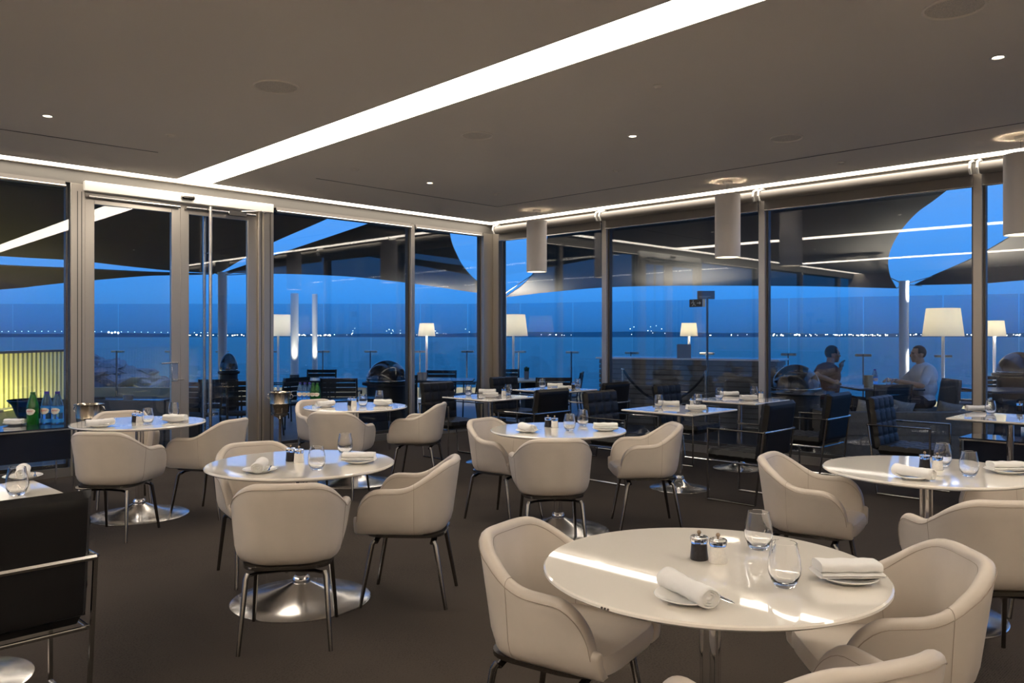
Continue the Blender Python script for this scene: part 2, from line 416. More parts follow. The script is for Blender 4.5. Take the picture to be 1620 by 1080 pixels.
# ceiling fittings
def downlight(lit, pos, lab):
    o = empty('downlight' if lit else 'ceiling_sensor', lab, 'downlight' if lit else 'sensor', loc=(pos.x, pos.y, CZ))
    MB().lathe([(.045, .0), (.048, -.004), (.034, -.006), (.030, .0)], 24).build('trim_ring', alul if lit else ceilm, o)
    if lit:
        MB().lathe([(0, -.002), (.026, -.002), (.028, -.001)], 20).build('lens', lampon, o)
        ld = bpy.data.lights.new('downlight_lamp', 'SPOT'); ld.energy = DOWN; ld.spot_size = math.radians(110); ld.spot_blend = .8; ld.color = (1, .89, .76); ld.shadow_soft_size = .04
        l = bpy.data.objects.new('lamp', ld); COL.objects.link(l); l.parent = o; l.location = (0, 0, -.02)
    else:
        MB().lathe([(0, -.02), (.022, -.018), (.034, -.004), (.034, 0)], 20).build('sensor_body', ceilm, o)
for px, py, t in ((75, 183, 'above the glass doors at far left'), (1001, 215, 'left of the round ceiling grille, right of centre'), (680, 289, 'nearest the corner of the windows'), (1579, 90, 'at the upper right of the ceiling')):
    downlight(True, at(px, py, CZ), 'small lit round downlight ' + t)
for px, py, t in ((1042, 136, 'right of the big light strip'), (562, 268, 'between the strip and the left windows'), (270, 214, 'left of the big light strip'), (975, 270, 'above the second right window'), (1330, 257, 'above the third right window'), (784, 307, 'above the corner windows')):
    downlight(False, at(px, py, CZ), 'small round ceiling sensor ' + t)
for cx_, cy_, t in ((10.5, -7.2, 'a'), (7.6, -9.0, 'b'), (11.5, -4.0, 'c'), (4.6, -8.4, 'd'), (11.2, -11.4, 'e'), (9.2, -2.8, 'f')):
    downlight(True, Vector((cx_, cy_, CZ)), {'a': 'lit downlight in the ceiling above the nearest table, out of view', 'b': 'lit downlight above the viewpoint, out of view', 'c': 'lit downlight above the right-hand dining area, out of view', 'd': 'lit downlight above the left dining area, out of view', 'e': 'lit downlight behind the viewpoint, out of view', 'f': 'lit downlight by the right windows, out of view'}[t])
for px, py, r, t in ((437, 137, .155, 'at upper left'), (1510, 12, .155, 'in the top right corner'), (755, 214, .14, 'just below the big light strip'), (1244, 218, .14, 'near the right windows')):
    p = at(px, py, CZ)
    o = empty('ceiling_speaker', 'round flush ceiling speaker grille ' + t, 'speaker', loc=(p.x, p.y, CZ))
    MB().lathe([(r, .0), (r, -.006), (r - .008, -.010), (r - .016, -.004), (r - .016, 0)], 40).build('rim', ceilm, o)
    MB().lathe([(0, -.002), (r - .016, -.002), (r - .016, 0)], 40).build('grille', mat('speaker_mesh', (.74, .68, .60), .9, noise=(300, .3)), o)

# pendants
pendm = mat('grey_pendant_shade', (.74, .69, .65), .6)
def make_pendant():
    o = empty('pendant_light', cat='pendant lamp')
    MB().lathe([(0, 0), (.055, 0), (.055, -.02), (.05, -.028), (0, -.028)], 28).build('ceiling_rose', alul, o)
    MB().lathe([(.135, -.845), (.1375, -.843), (.1375, -.155), (.135, -.152), (.130, -.152), (.130, -.845), (.135, -.845)], 48).build('lamp_shade', pendm, o)
    for k in range(3):
        a = 2 * PI * k / 3 + .4
        MB().cyl((.012 * math.cos(a), .012 * math.sin(a), -.02), (.012 * math.cos(a), .012 * math.sin(a), -.24), .0018, n=6).build('wire', satin, o)
    MB().lathe([(0, -.24), (.05, -.24), (.05, -.30), (0, -.30)], 20).cyl((-.132, 0, -.26), (.132, 0, -.26), .005, n=6).build('lamp_holder', alul, o)
    MB().lathe([(0, -.835), (.129, -.835), (.129, -.830), (0, -.830)], 40).build('diffuser', mat('pendant_diffuser', (1, 1, 1), .5, emit=(1, .84, .62), es=3.2), o)
    ld = bpy.data.lights.new('pendant_uplight', 'SPOT'); ld.energy = PEND * 1.7; ld.spot_size = math.radians(120); ld.spot_blend = .6; ld.color = (1, .80, .58); ld.shadow_soft_size = .03
    l = bpy.data.objects.new('uplight', ld); COL.objects.link(l); l.parent = o; l.location = (0, 0, -.42); l.rotation_euler = (PI, 0, 0)
    l2d = bpy.data.lights.new('pendant_lamp', 'SPOT'); l2d.energy = PEND * 1.5; l2d.spot_size = math.radians(95); l2d.spot_blend = .7; l2d.color = (1, .84, .64); l2d.shadow_soft_size = .1
    l2 = bpy.data.objects.new('lamp', l2d); COL.objects.link(l2); l2.parent = o; l2.location = (0, 0, -.86)
    return o
pend = Proto(make_pendant)
for x, y, t in ((1.62, -.70, 'smallest and farthest of the three, near the window corner'), (4.53, -.735, 'the middle one of three'), (7.37, -.80, 'nearest, cut by the right edge')):
    pend((x, y, CZ), 0, 'grey cylinder pendant lamp, ' + t, 'cylinder pendants by the right windows')

# ================================================================== FURNITURE
def smooth01(x): x = max(0, min(1, x)); return x * x * (3 - 2 * x)
def make_bucket():
    root = empty('tub_chair', cat='chair')
    W, yb, ya, R = .276, -.262, .240, .225
    path = []     # plan points + outward normal + s from the front tip
    L1 = ya - (yb + R); n1, n2, n3 = 12, 12, 6
    for i in range(n1): path.append((W, ya - L1 * i / n1, 1, 0))
    for i in range(n2): a = PI / 2 * i / n2; path.append((W - R + R * math.cos(a), yb + R - R * math.sin(a), math.cos(a), -math.sin(a)))
    for i in range(n3 + 1): path.append((W - R - 2 * (W - R) * i / n3, yb, 0, -1))
    for i in range(1, n2 + 1): a = PI / 2 * i / n2; path.append((-(W - R) - R * math.sin(a), yb + R - R * math.cos(a), -math.sin(a), -math.cos(a)))
    for i in range(1, n1 + 1): path.append((-W, yb + R + L1 * i / n1, -1, 0))
    # denser at the tips
    def dens(P):
        out = []
        for k in range(len(P) - 1):
            out.append(P[k])
            if k == 0 or k == len(P) - 2 or k == 1 or k == len(P) - 3:
                for f in (.25, .5, .75): out.append(tuple(P[k][j] + (P[k + 1][j] - P[k][j]) * f for j in range(4)))
        out.append(P[-1]); return out
    path = dens(path)
    def rim(x, y):
        if y > yb + R: arc = (W - R) + PI / 2 * R + (y - yb - R)
        elif abs(x) < W - R: arc = abs(x)
        else: arc = (W - R) + R * math.atan2(abs(x) - (W - R), (yb + R) - y)
        h = .645 + .135 * smooth01((.47 - arc) / .35)
        sf = ya - y
        if sf < .125: h -= .15 * (1 - math.sqrt(max(0, 1 - (1 - sf / .125) ** 2)))
        return h
    zb, T = .388, .046
    rows = []; pipe_o = []; pipe_i = []
    for (x, y, nx, ny) in path:
        zt = rim(x, y); rr = T / 2
        lean = .045 if abs(ny) > .5 else .0
        def off(z):
            v = (z - zb) / (.79 - zb)
            o = -.034 * (1 - v) + lean * .5 * (v - .6) + .040 * smooth01((y + .14) / .36) * v
            if z < zb + .075: o -= .048 * (1 - math.sqrt(max(0, 1 - (1 - (z - zb) / .075) ** 2)))
            return o
        col = []
        zs = [zb, zb + .006, zb + .018, zb + .04] + [zb + .075 + (zt - rr - zb - .075) * k / 5 for k in range(0, 6)]
        for z in zs: o = off(z); col.append(Vector((x + nx * o, y + ny * o, z)))
        ot = off(zt - rr)
        for k in range(1, 6):
            a = PI * k / 6; o = ot - rr + rr * math.cos(a); col.append(Vector((x + nx * o, y + ny * o, zt - rr + rr * math.sin(a) * .9)))
        for k in range(0, 6):
            z = zt - rr - (zt - rr - .42) * k / 5; o = off(z) - T - .012 * (k / 5); col.append(Vector((x + nx * o, y + ny * o, z)))
        o = off(zb) - T; col.append(Vector((x + nx * (o - .0), y + ny * (o - .0), zb)))
        rows.append(col)
        o = ot + .0015; pipe_o.append(Vector((x + nx * o, y + ny * o, zt - rr - .004)))
        o = ot - T - .0015; pipe_i.append(Vector((x + nx * o, y + ny * o, zt - rr - .004)))
    mb = MB(); mb.grid(rows, closed_v=True)
    K = len(rows[0]); nR = len(rows)
    # rounded tips: bulge forward
    for base, sgn in ((0, 1), ((nR - 1) * K, -1)):
        ring = [mb.v[base + k] for k in range(K)]
        c = sum(ring, Vector()) / K
        off1 = len(mb.v)
        for p in ring: q = c + (p - c) * .72; q.z = c.z + (p.z - c.z) * .93; q.y += .016; mb.v.append(q)
        off2 = len(mb.v)
        for p in ring: q = c + (p - c) * .35; q.z = c.z + (p.z - c.z) * .8; q.y += .022; mb.v.append(q)
        for k in range(K):
            k2 = (k + 1) % K
            mb.f.append((base + k, base + k2, off1 + k2, off1 + k)); mb.f.append((off1 + k, off1 + k2, off2 + k2, off2 + k))
        mb.f.append(tuple(off2 + k for k in range(K)))
    mb.build('shell', leather, root)
    # seat cushion
    sw, sf_, sb = .226, .272, -.13
    out = []
    for i in range(40):
        a = 2 * PI * i / 40; n = 5.0
        ca, sa = math.cos(a), math.sin(a)
        X = sw * math.copysign(abs(ca) ** (2 / n), ca); Y = (sf_ + sb) / 2 + (sf_ - sb) / 2 * math.copysign(abs(sa) ** (2 / n), sa)
        out.append((X, Y))
    cy = (sf_ + sb) / 2; rows = []
    for z, s in ((.392, .0), (.392, .90), (.398, .965), (.41, .99), (.43, 1.0), (.447, .99), (.459, .965), (.466, .90), (.470, .6), (.471, .3), (.472, .0)):
        rows.append([Vector((x * s, cy + (y - cy) * s, z)) for x, y in out])
    MB().grid(rows, closed_v=True).build('seat', leather, root)
    pm = MB(); pm.tube(pipe_o, .0014, 5); pm.tube(pipe_i, .0010, 5)
    for sgn in (1, -1):      # vertical seams where the arm panels meet the back
        pts = []; y0 = .0
        best = min([p for p in path if p[0] * sgn > 0 and abs(p[3]) < .3], key=lambda p: abs(p[1] + .07))
        i = path.index(best); col = [Vector(q) for q in mb.v[i * K:(i + 1) * K]]
        nrm = Vector((best[2], best[3], 0))
        c = sum(col, Vector()) / K
        for k, q in enumerate(col[1:-1]):
            d = nrm if k < 9 else (-nrm if k > 14 else Vector((0, 0, 1)))
            pts.append(q + d * .0008)
        pm.tube(pts, .0010, 5)
    pm.build('stitching', stitch, root)
    # under-frame
    fr = MB(); ring = []
    for i in range(36):
        a = 2 * PI * i / 36; n = 4.0; ca, sa = math.cos(a), math.sin(a)
        ring.append((.205 * math.copysign(abs(ca) ** (2 / n), ca), .01 + .215 * math.copysign(abs(sa) ** (2 / n), sa)))
    prism(fr, ring, .374, .389)
    for y in (.16, -.15):
        fr.tube([(-.175, y, .340), (-.13, y, .352), (0, y * .9, .356), (.13, y, .352), (.175, y, .340)], .011, 8, flat=(1.5, .7))
    fr.cyl((0, 0, .345), (0, 0, .376), .05, n=16); fr.tube([(0, .16, .356), (0, -.15, .356)], .011, 8)
    fr.build('seat_frame', gun, root)
    for sx in (1, -1):
        for y0, y1 in ((.165, .235), (-.155, -.225)):
            MB().tube([(sx * .172, y0, .350), (sx * .180, y0 + (y1 - y0) * .15, .332), (sx * .205, y1, 0.0)], [.013, .0135, .0095], 10).build('leg', gun, root)
    return root
tub = Proto(make_bucket)

def pad_mesh(w, h, t, nx, ny, depth=.008):     # upholstered pad in XZ plane, tufted on the +Y face
    n = 24; rows_f = []; rows_b = []
    for j in range(n + 1):
        v = j / n; rf = []; rb = []
        for i in range(n + 1):
            u = i / n
            ed = min(u, 1 - u) * w; ez = min(v, 1 - v) * h; r = t * .45
            def e(d): return math.sqrt(max(0, 1 - (1 - min(1, d / r)) ** 2))
            k = min(e(ed), e(ez))
            gx = abs((u * nx) % 1.0); gx = min(gx, 1 - gx) / nx * w; gz = abs((v * ny) % 1.0); gz = min(gz, 1 - gz) / ny * h
            g = 0
            if nx > 1:
                if .02 < u < .98: g += math.exp(-(gx / .012) ** 2)
                if .02 < v < .98: g += math.exp(-(gz / .012) ** 2)
            y = t / 2 * k - depth * min(g, 1.6)
            rf.append(Vector(((u - .5) * w, y, v * h))); rb.append(Vector(((u - .5) * w, -t / 2 * k, v * h)))
        rows_f.append(rf); rows_b.append(rb)
    return rows_f, rows_b
def make_armchair():
    root = empty('armchair', cat='chair')
    fa, ba = pad_mesh(.52, .485, .085, 4, 4)
    M = Matrix.Translation((0, -.215, .40)) @ Matrix.Rotation(math.radians(8), 4, 'X')
    mb = MB(); mb.grid([[M @ p for p in r] for r in fa]); mb.grid([[M @ p for p in r] for r in ba]); mb.build('backrest', blk, root)
    # front tufted panel reads charcoal where light grazes it, same leather
    fa, ba = pad_mesh(.52, .50, .09, 4, 4)
    M = Matrix.Translation((0, -.23, .40)) @ Matrix.Rotation(math.radians(90), 4, 'X') @ Matrix.Scale(-1, 4, (0, 0, 1)) 
    M = Matrix.Translation((0, -.21, .405)) @ Matrix(((1, 0, 0, 0), (0, 0, 1, 0), (0, 1, 0, 0), (0, 0, 0, 1)))
    mb = MB(); mb.grid([[M @ p for p in r] for r in fa]); mb.grid([[M @ p for p in r] for r in ba]); mb.build('seat', blk, root)
    for sx in (1, -1):
        x = sx * .275
        fl = (1.0, 1.0)
        MB().tube([(x, -.285, .63), (x, .255, .63)], .011, 8, flat=(1.3, .7)).build('armrest', tubem, root)
        MB().tube([(x, .25, .63), (x, .25, .012)], .010, 8).build('leg', tubem, root)
        MB().tube([(x, -.28, .63), (x, -.20, .012)], .010, 8).build('leg', tubem, root)
        MB().tube([(x, -.20, .010), (x, .255, .010)], .010, 8).build('floor_bar', tubem, root)
    MB().tube([(-.275, -.285, .63), (.275, -.285, .63)], .011, 8, flat=(1, 1.2)).build('back_rail', tubem, root)
    MB().tube([(-.272, .207, .352), (.272, .207, .352), (.272, -.217, .352), (-.272, -.217, .352)], .009, 8, closed=True).build('seat_frame', tubem, root)
    return root
arm = Proto(make_armchair)

def make_round_table():
    root = empty('round_table', cat='table')
    R = .505
    MB().lathe([(0, .722), (R - .06, .722), (R - .012, .732), (R, .740), (R - .001, .746), (R - .006, .750), (0, .750)], 96).build('tabletop', lacq, root)
    MB().lathe([(0, .10), (.032, .10), (.032, .715), (.10, .716), (.10, .722), (0, .722)], 32).build('column', chrome, root)
    MB().lathe([(0, 0), (.375, 0), (.375, .006), (.368, .010), (.28, .022), (.18, .046), (.10, .076), (.058, .096), (.048, .10), (.050, .112), (.044, .128), (.034, .136), (.0, .136)], 72).build('base', basem, root)
    return root
rtab = Proto(make_round_table)
def make_square_table():
    root = empty('square_table', cat='table')
    a = .39; mb = MB(); rows = []
    for ins, z in ((.05, .722), (.004, .734), (0, .740), (.002, .747), (.005, .750)):
        rows.append([Vector((-a + ins, -a + ins, z)), Vector((a - ins, -a + ins, z)), Vector((a - ins, a - ins, z)), Vector((-a + ins, a - ins, z))])
    mb.grid(rows, closed_v=True); mb.f.append((3, 2, 1, 0)); o = len(mb.v) - 4; mb.f.append((o, o + 1, o + 2, o + 3)); mb.build('tabletop', lacq, root, False)
    MB().lathe([(0, .09), (.028, .09), (.028, .712), (.13, .714), (.13, .722), (0, .722)], 24).build('column', chrome, root)
    MB().lathe([(0, 0), (.28, 0), (.28, .006), (.27, .010), (.18, .020), (.11, .036), (.06, .07), (.045, .09), (.047, .10), (.040, .118), (.028, .125), (.0, .125)], 56).build('base', basem, root)
    return root
stab = Proto(make_square_table)

T = {   # name: (cam X, cam Y, words)
 'A': (-3.00, 6.54, 'leftmost round table'),
 'B': (-1.156, 4.46, 'left foreground round table'),
 'C': (.343, 6.04, 'middle round table'),
 'D': (.60, 2.456, 'big nearest round table'),
 'E': (2.156, 4.23, 'rightmost round table'),
 'G': (-1.54, 8.0, 'farthest round table'),
}
TL = {'A': 'white glossy round table at far left in front of the glass doors', 'B': 'white glossy round table in the left foreground', 'C': 'white glossy round table near the middle of the room',
      'D': 'large white glossy round table nearest the viewer', 'E': 'white glossy round table cut by the right edge', 'G': 'farthest white round table, behind the left foreground one'}
for k, (X, Y, t) in T.items(): rtab(c2w(X, Y), 0, TL[k], 'round tables')
# tub chairs: (table, cam X, cam Y, heading from straight ahead, words)
CH = [
 ('D', .175, 2.79, -123, 'at the left of the big nearest round table'),
 ('D', 1.20, 2.57, 88, 'at the right of the big nearest round table'),
 ('D', .69, 1.90, 22, 'nearest the viewer, cut by the bottom edge'),
 ('B', -1.07, 3.92, 9, 'with its back to the viewer, front of the left foreground table'),
 ('B', -.56, 4.51, 86, 'at the right side of the left foreground table'),
 ('B', -1.52, 4.93, -148, 'behind the left foreground table, partly hidden by its top'),
 ('C', .27, 5.53, 5, 'with its back to the viewer at the middle round table'),
 ('C', 1.03, 6.22, 92, 'at the right side of the middle round table'),
 ('C', -.07, 6.45, -128, 'at the left side of the middle round table'),
 ('A', -2.88, 5.90, -4, 'with its back to the viewer at the leftmost round table'),
 ('A', -2.45, 6.62, 74, 'at the right of the leftmost round table'),
 ('A', -3.38, 7.04, -150, 'behind the leftmost round table by the doors'),
 ('E', 1.65, 4.50, -123, 'at the left side of the rightmost round table'),
 ('E', 2.06, 3.55, -4, 'with its back to the viewer, cut by the right edge'),
 ('E', 2.78, 4.36, 90, 'tucked under the rightmost round table, mostly hidden'),
 ('G', -1.57, 7.38, -8, 'with its back to the viewer at the farthest round table'),
 ('G', -.93, 8.13, 82, 'at the right of the farthest round table'),
 ('G', -1.94, 8.35, -140, 'at the left rear of the farthest round table'),
]
for t, X, Y, h, lab in CH:
    tub(c2w(X, Y), ANG + math.radians(h), 'cream leather tub chair ' + lab, 'cream tub chairs around the round tables')

Q = {'H': (2.46, -2.39), 'I': (2.16, -.94), 'J': (4.875, -2.237), 'K': (4.71, -.80), 'L': (7.32, -.95)}
q6 = c2w(-2.31, 3.38); Q['M'] = (q6.x, q6.y)
QL = {'H': 'white square table left of centre near the window corner', 'I': 'farthest white square table, by the corner windows', 'J': 'white square table in the middle, in front of another',
      'K': 'white square table under the middle pendant by the windows', 'L': 'white square table cut by the right edge', 'M': 'white square table at the left edge'}
for k, (x, y) in Q.items(): stab((x, y, 0), 0, QL[k], 'square tables')
AR = [('H', -1, .66, 'left of the square table near the corner'), ('H', 1, .66, 'right of the square table near the corner, back to the viewer'),
      ('I', -1, .66, 'behind the farthest square table, left side'), ('I', 1, .70, 'right of the farthest square table'),
      ('J', -1, .68, 'facing right at the middle square table, tufted back visible'), ('J', 1, .72, 'facing left at the middle square table, chrome frame in full view'),
      ('K', -1, .66, 'facing right at the table under the middle pendant'), ('K', 1, .80, 'facing left at the table under the middle pendant'),
      ('L', -1, .80, 'facing right at the right edge table, pale tufted front'), ('M', 1, .52, 'large in the lower left corner, seen from behind')]
for k, s, d, lab in AR:
    x, y = Q[k]; arm((x + s * d, y, 0), PI / 2 if s > 0 else -PI / 2, 'black leather armchair ' + lab, 'black armchairs at the square tables')

def make_fill_torchiere():  # lamps added out of view to lift the ceiling brightness
    root = empty('fill_torchiere', cat='floor lamp')
    MB().lathe([(0, 0), (.14, 0), (.14, .015), (.02, .03), (.014, .05), (.014, 1.66), (.03, 1.68), (.16, 1.76), (.165, 1.77), (.15, 1.765), (.02, 1.70), (0, 1.70)], 28).build('lamp_stand', satin, root)
    ld = bpy.data.lights.new('fill_torchiere_light', 'SPOT'); ld.energy = FILL_TORCH; ld.spot_size = math.radians(150); ld.spot_blend = .5; ld.color = (1, .89, .76); ld.shadow_soft_size = .1
    l = bpy.data.objects.new('lamp', ld); COL.objects.link(l); l.parent = root; l.location = (0, 0, 1.80); l.rotation_euler = (PI, 0, 0)
    return root
fill_torch = Proto(make_fill_torchiere)
for x, y, t in ((12.4, -5.4, 'near the right windows, out of view'), (5.6, -12.6, 'near the glass doors, out of view'), (12.2, -12.2, 'in the rear corner, out of view')):
    fill_torch((x, y, 0), 0, 'added fill torchiere behind the viewpoint ' + t, 'added fill torchieres')

# ---- table settings
def make_plate():
    root = MB().lathe([(0, .004), (.045, .004), (.05, 0), (.055, .003), (.084, .014), (.087, .016), (.085, .018), (.055, .008), (.045, .006), (0, .006)], 48).build('plate', china)
    root['category'] = 'plate'; return root
def make_napkin():
    mb = MB(); rows = []; n = 22
    for i in range(n + 1):
        x = -.10 + .20 * i / n; r = .027 + .0008 * math.sin(i * 1.3) + .0018 * math.sin(i * .35 + 1)
        row = []
        for k in range(28):
            a = 2 * PI * k / 28; rr = r * (1 + .035 * math.sin(2 * a + i * .12) + .015 * math.sin(5 * a)); row.append(Vector((x, rr * 1.12 * math.cos(a), .026 + rr * .95 * math.sin(a))))
        rows.append(row)
    mb.grid(rows, closed_v=True)
    for sx, base in ((-1, 0), (1, n * 28)):
        # spiral recess ends
        prev = base
        c = Vector((sx * .10, 0, .026)); ring0 = [mb.v[base + k] for k in range(28)]
        for s, dx in ((.86, .004), (.80, -.004), (.66, .003), (.58, -.004), (.42, .003), (.34, -.004), (.12, .001)):
            o = len(mb.v)
            for p in ring0: q = c + (p - c) * s; q.x += sx * dx; mb.v.append(q)
            for k in range(28): mb.f.append((prev + k, prev + (k + 1) % 28, o + (k + 1) % 28, o + k))
            prev = o
        mb.f.append(tuple(prev + k for k in range(28)))
    root = mb.build('napkin', linen); root['category'] = 'napkin'; return root
def make_folded():
    mb = MB()
    for z0, z1, w_, l, sh in ((.0, .008, .050, .090, .004), (.007, .015, .048, .088, -.003), (.013, .042, .040, .086, .0)):
        rows = []
        for i in range(19):
            x = -l + 2 * l * i / 18; row = []
            for k in range(24):
                a = 2 * PI * k / 24; ca, sa = math.cos(a), math.sin(a); n = 3.2
                y = w_ * math.copysign(abs(ca) ** (2 / n), ca) * (1 + .03 * math.sin(i * .7)) + sh; z = (z0 + z1) / 2 + (z1 - z0) / 2 * math.copysign(abs(sa) ** (2 / n), sa) * (1 + .1 * math.sin(i * .9 + k * .2))
                row.append(Vector((x, y, z)))
            rows.append(row)
        o = len(mb.v); mb.grid(rows, closed_v=True); mb.f.append(tuple(o + k for k in range(24))); mb.f.append(tuple(o + 18 * 24 + k for k in range(24)))
    root = mb.build('folded_napkin', linen); root['category'] = 'napkin'; return root
def make_tumbler():
    p = [(0, 0), (.024, 0), (.029, .003), (.036, .016), (.0435, .036), (.0455, .052), (.043, .078), (.0375, .104), (.0345, .122), (.0335, .1228), (.0325, .122),
         (.0355, .104), (.0408, .078), (.0433, .052), (.041, .038), (.034, .020), (.026, .013), (0, .011)]
    root = MB().lathe(p, 40).build('tumbler', glassm); root['category'] = 'glass'; return root
def make_mill(m, name):
    def f():
        root = empty(name, cat='condiment mill')
        MB().lathe([(0, 0), (.027, 0), (.0285, .003), (.026, .025), (.0245, .048), (.0245, .050), (0, .050)], 28).build('mill_body', m, root)
        MB().lathe([(0, .0505), (.0248, .0505), (.0265, .056), (.028, .068), (.026, .072), (0, .072)], 12).build('mill_cap', acryl, root, False)
        MB().cyl((0, 0, .0725), (0, 0, .080), .0035, n=8).ball((0, 0, .084), .007, 12, 8).build('mill_knob', mat('bronze_knob', (.30, .22, .15), .35, .6), root)
        return root
    return f
def make_knife():
    root = empty('butter_knife', cat='cutlery')
    MB().tube([(-.075, 0, 0), (-.03, 0, .0005), (0, 0, 0)], [.0042, .0035, .0028], 8, flat=(1, .6)).build('handle', chrome, root)
    MB().tube([(0, 0, 0), (.03, 0, 0), (.065, .002, 0), (.082, .003, 0)], [.0045, .0075, .007, .002], 8, flat=(1, .16)).build('blade', chrome, root)
    return root
plate, napk, fold, tumb = Proto(make_plate), Proto(make_napkin), Proto(make_folded), Proto(make_tumbler)
pep, sal, knf = Proto(make_mill(pepper, 'pepper_mill')), Proto(make_mill(saltm, 'salt_mill')), Proto(make_knife)
TZ = .7502
def setting(where, items):
    for it in items:
        kind, px, py, h, lab = it; p = at(px, py, TZ); rz = ANG + math.radians(h)
        if kind == 'P':   # plate + rolled napkin + knife
            plate(p, 0, 'small white plate %s on the %s' % (lab, where), 'side plates')
            napk((p.x, p.y, TZ + .0085), rz, 'rolled white napkin on the plate %s of the %s' % (lab, where), 'rolled napkins')
            d = c2w(.055, .028) - c2w(0, 0); e = Vector((math.cos(rz), math.sin(rz), 0)); nrm = Vector((-e.y, e.x, 0))
            if nrm.dot(d) < 0: nrm = -nrm
            q = p + nrm * .052 + e * .045
            knf((q.x, q.y, TZ + .0235), rz, 'small silver knife across the plate %s of the %s' % (lab, where), 'butter knives')
        if kind == 'F':
            plate(p, 0, 'small white plate %s on the %s' % (lab, where), 'side plates')
            fold((p.x, p.y, TZ + .0165), rz, 'folded white napkin on the plate %s of the %s' % (lab, where), 'folded napkins')
        if kind == 'N': napk((p.x, p.y, TZ + .001), rz, 'rolled white napkin %s on the %s' % (lab, where), 'rolled napkins')
        if kind == 'G': tumb(p, 0, 'clear stemless tumbler, %s on the %s' % (lab, where), 'tumblers')
        if kind == 'B': pep(p, 0, 'clear-topped dark pepper mill on the ' + where, 'pepper mills')
        if kind == 'W': sal(p, 0, 'clear-topped white salt mill on the ' + where, 'salt mills')
setting('big nearest round table', [('P', 1087, 949, -68, 'left'), ('F', 1340, 918, 0, 'right'), ('G', 1200, 868, 0, 'farther one'), ('G', 1241, 927, 0, 'nearer one'), ('B', 1106, 884, 0, ''), ('W', 1136, 889, 0, '')])
setting('left foreground round table', [('P', 411, 746, -80, 'left'), ('F', 568, 732, 0, 'right'), ('G', 501, 743, 0, 'nearer one'), ('G', 546, 718, 0, 'farther one'), ('B', 460, 729, 0, ''), ('W', 473, 731, 0, '')])
setting('leftmost round table', [('P', 158, 675, 50, 'left'), ('F', 277, 667, 0, 'right'), ('G', 234, 670, 0, 'nearer one'), ('G', 275, 659, 0, 'farther one'), ('B', 214, 667, 0, ''), ('W', 221, 668, 0, '')])
setting('middle round table', [('P', 834, 683, -66, 'left'), ('F', 958, 681, 0, 'right'), ('G', 901, 681, 0, 'nearer one'), ('G', 922, 673, 0, 'farther one'), ('B', 867, 675, 0, ''), ('W', 877.5, 676, 0, '')])
setting('rightmost round table', [('P', 1445, 757, -62, 'left'), ('F', 1593, 748, 0, 'right'), ('G', 1491, 737, 0, 'farther one'), ('G', 1533, 753, 0, 'nearer one'), ('B', 1463, 741, 0, ''), ('W', 1483, 743, 0, '')])
setting('farthest round table', [('P', 515, 643.5, 55, 'left'), ('F', 606, 641, 0, 'right'), ('G', 574, 643, 0, 'nearer one'), ('G', 600, 636, 0, 'farther one'), ('B', 554, 641, 0, ''), ('W', 560, 641.5, 0, '')])
setting('square table near the corner', [('N', 771, 622, 0, 'behind'), ('F', 776, 628.5, 0, 'in front'), ('G', 741, 626, 0, 'left one'), ('G', 804, 624, 0, 'right one'), ('W', 797, 624.5, 0, '')])
setting('farthest square table', [('N', 878, 612, 0, 'behind'), ('F', 893, 617, 0, 'in front'), ('G', 858, 614, 0, 'left one'), ('G', 914, 613.5, 0, 'right one'), ('B', 907, 614, 0, '')])
setting('middle square table', [('N', 1058, 642, -10, 'behind'), ('F', 1101, 650, 0, 'in front'), ('G', 1042, 644, 0, 'left one'), ('G', 1104, 642.5, 0, 'right one'), ('W', 1096, 641, 0, '')])
setting('square table under the middle pendant', [('N', 1154, 626, 0, 'behind'), ('F', 1184, 633, 0, 'in front'), ('G', 1138, 631, 0, 'left one'), ('G', 1193, 628, 0, 'right one'), ('W', 1204, 629, 0, '')])
setting('square table at the right edge', [('N', 1546, 650, 0, 'far side'), ('G', 1567, 655, 0, 'left one'), ('B', 1613, 650, 0, '')])
setting('square table at the left edge', [('P', 36, 757, -60, 'far side'), ('G', 27, 783, 0, 'nearer one')])
# chipped edge of the nearest table
tD = [o for o in COL.objects if o.name.startswith('round_table') and o.get('label') == TL['D']][0]
for px, py in ((948, 961.5), (953, 963), (957, 965)):
    p = at(px, py, .744); c = tD.location; d = Vector((p.x - c.x, p.y - c.y, 0)).normalized() * .5035
    MB().ball((d.x, d.y, .7425), .0042, 8, 6, (1, 1, .7)).build('edge_chip', chipm, tD)

# ---- service consoles, bottles, coolers
smoked = mat('smoked_black_glass', (.012, .016, .03), .03, spec=.7)
def console(name, x0, x1, y0, y1, z, lab):
    o = empty(name, lab, 'side table', loc=((x0 + x1) / 2, (y0 + y1) / 2, 0)); hx, hy = (x1 - x0) / 2, (y1 - y0) / 2
    MB().box(-hx, hx, -hy, hy, z - .012, z).build('glass_top', smoked, o, False)
    MB().box(-hx + .03, hx - .03, -hy + .03, hy - .03, z - .30, z - .014).build('glass_case', smoked, o, False)
    f = MB()
    for sx in (1, -1): f.box(sx * hx - .006, sx * hx + .006, -hy, hy, z - .026, z - .012)
    for sy in (1, -1): f.box(-hx, hx, sy * hy - .006, sy * hy + .006, z - .026, z - .012)
    f.build('rail', satin, o, False)
    for sx in (1, -1):
        for sy in (1, -1): MB().box(sx * (hx - .008) - .008, sx * (hx - .008) + .008, sy * (hy - .008) - .008, sy * (hy - .008) + .008, 0, z - .026).build('leg', satin, o, False)
    return o
console('glass_console', .38, .92, -7.9, -6.28, .60, 'low smoked glass console with slim metal legs at the left edge')
console('glass_console', 6.80, 8.2, -.50, -.08, .50, 'low smoked glass console by the right windows at the frame edge')
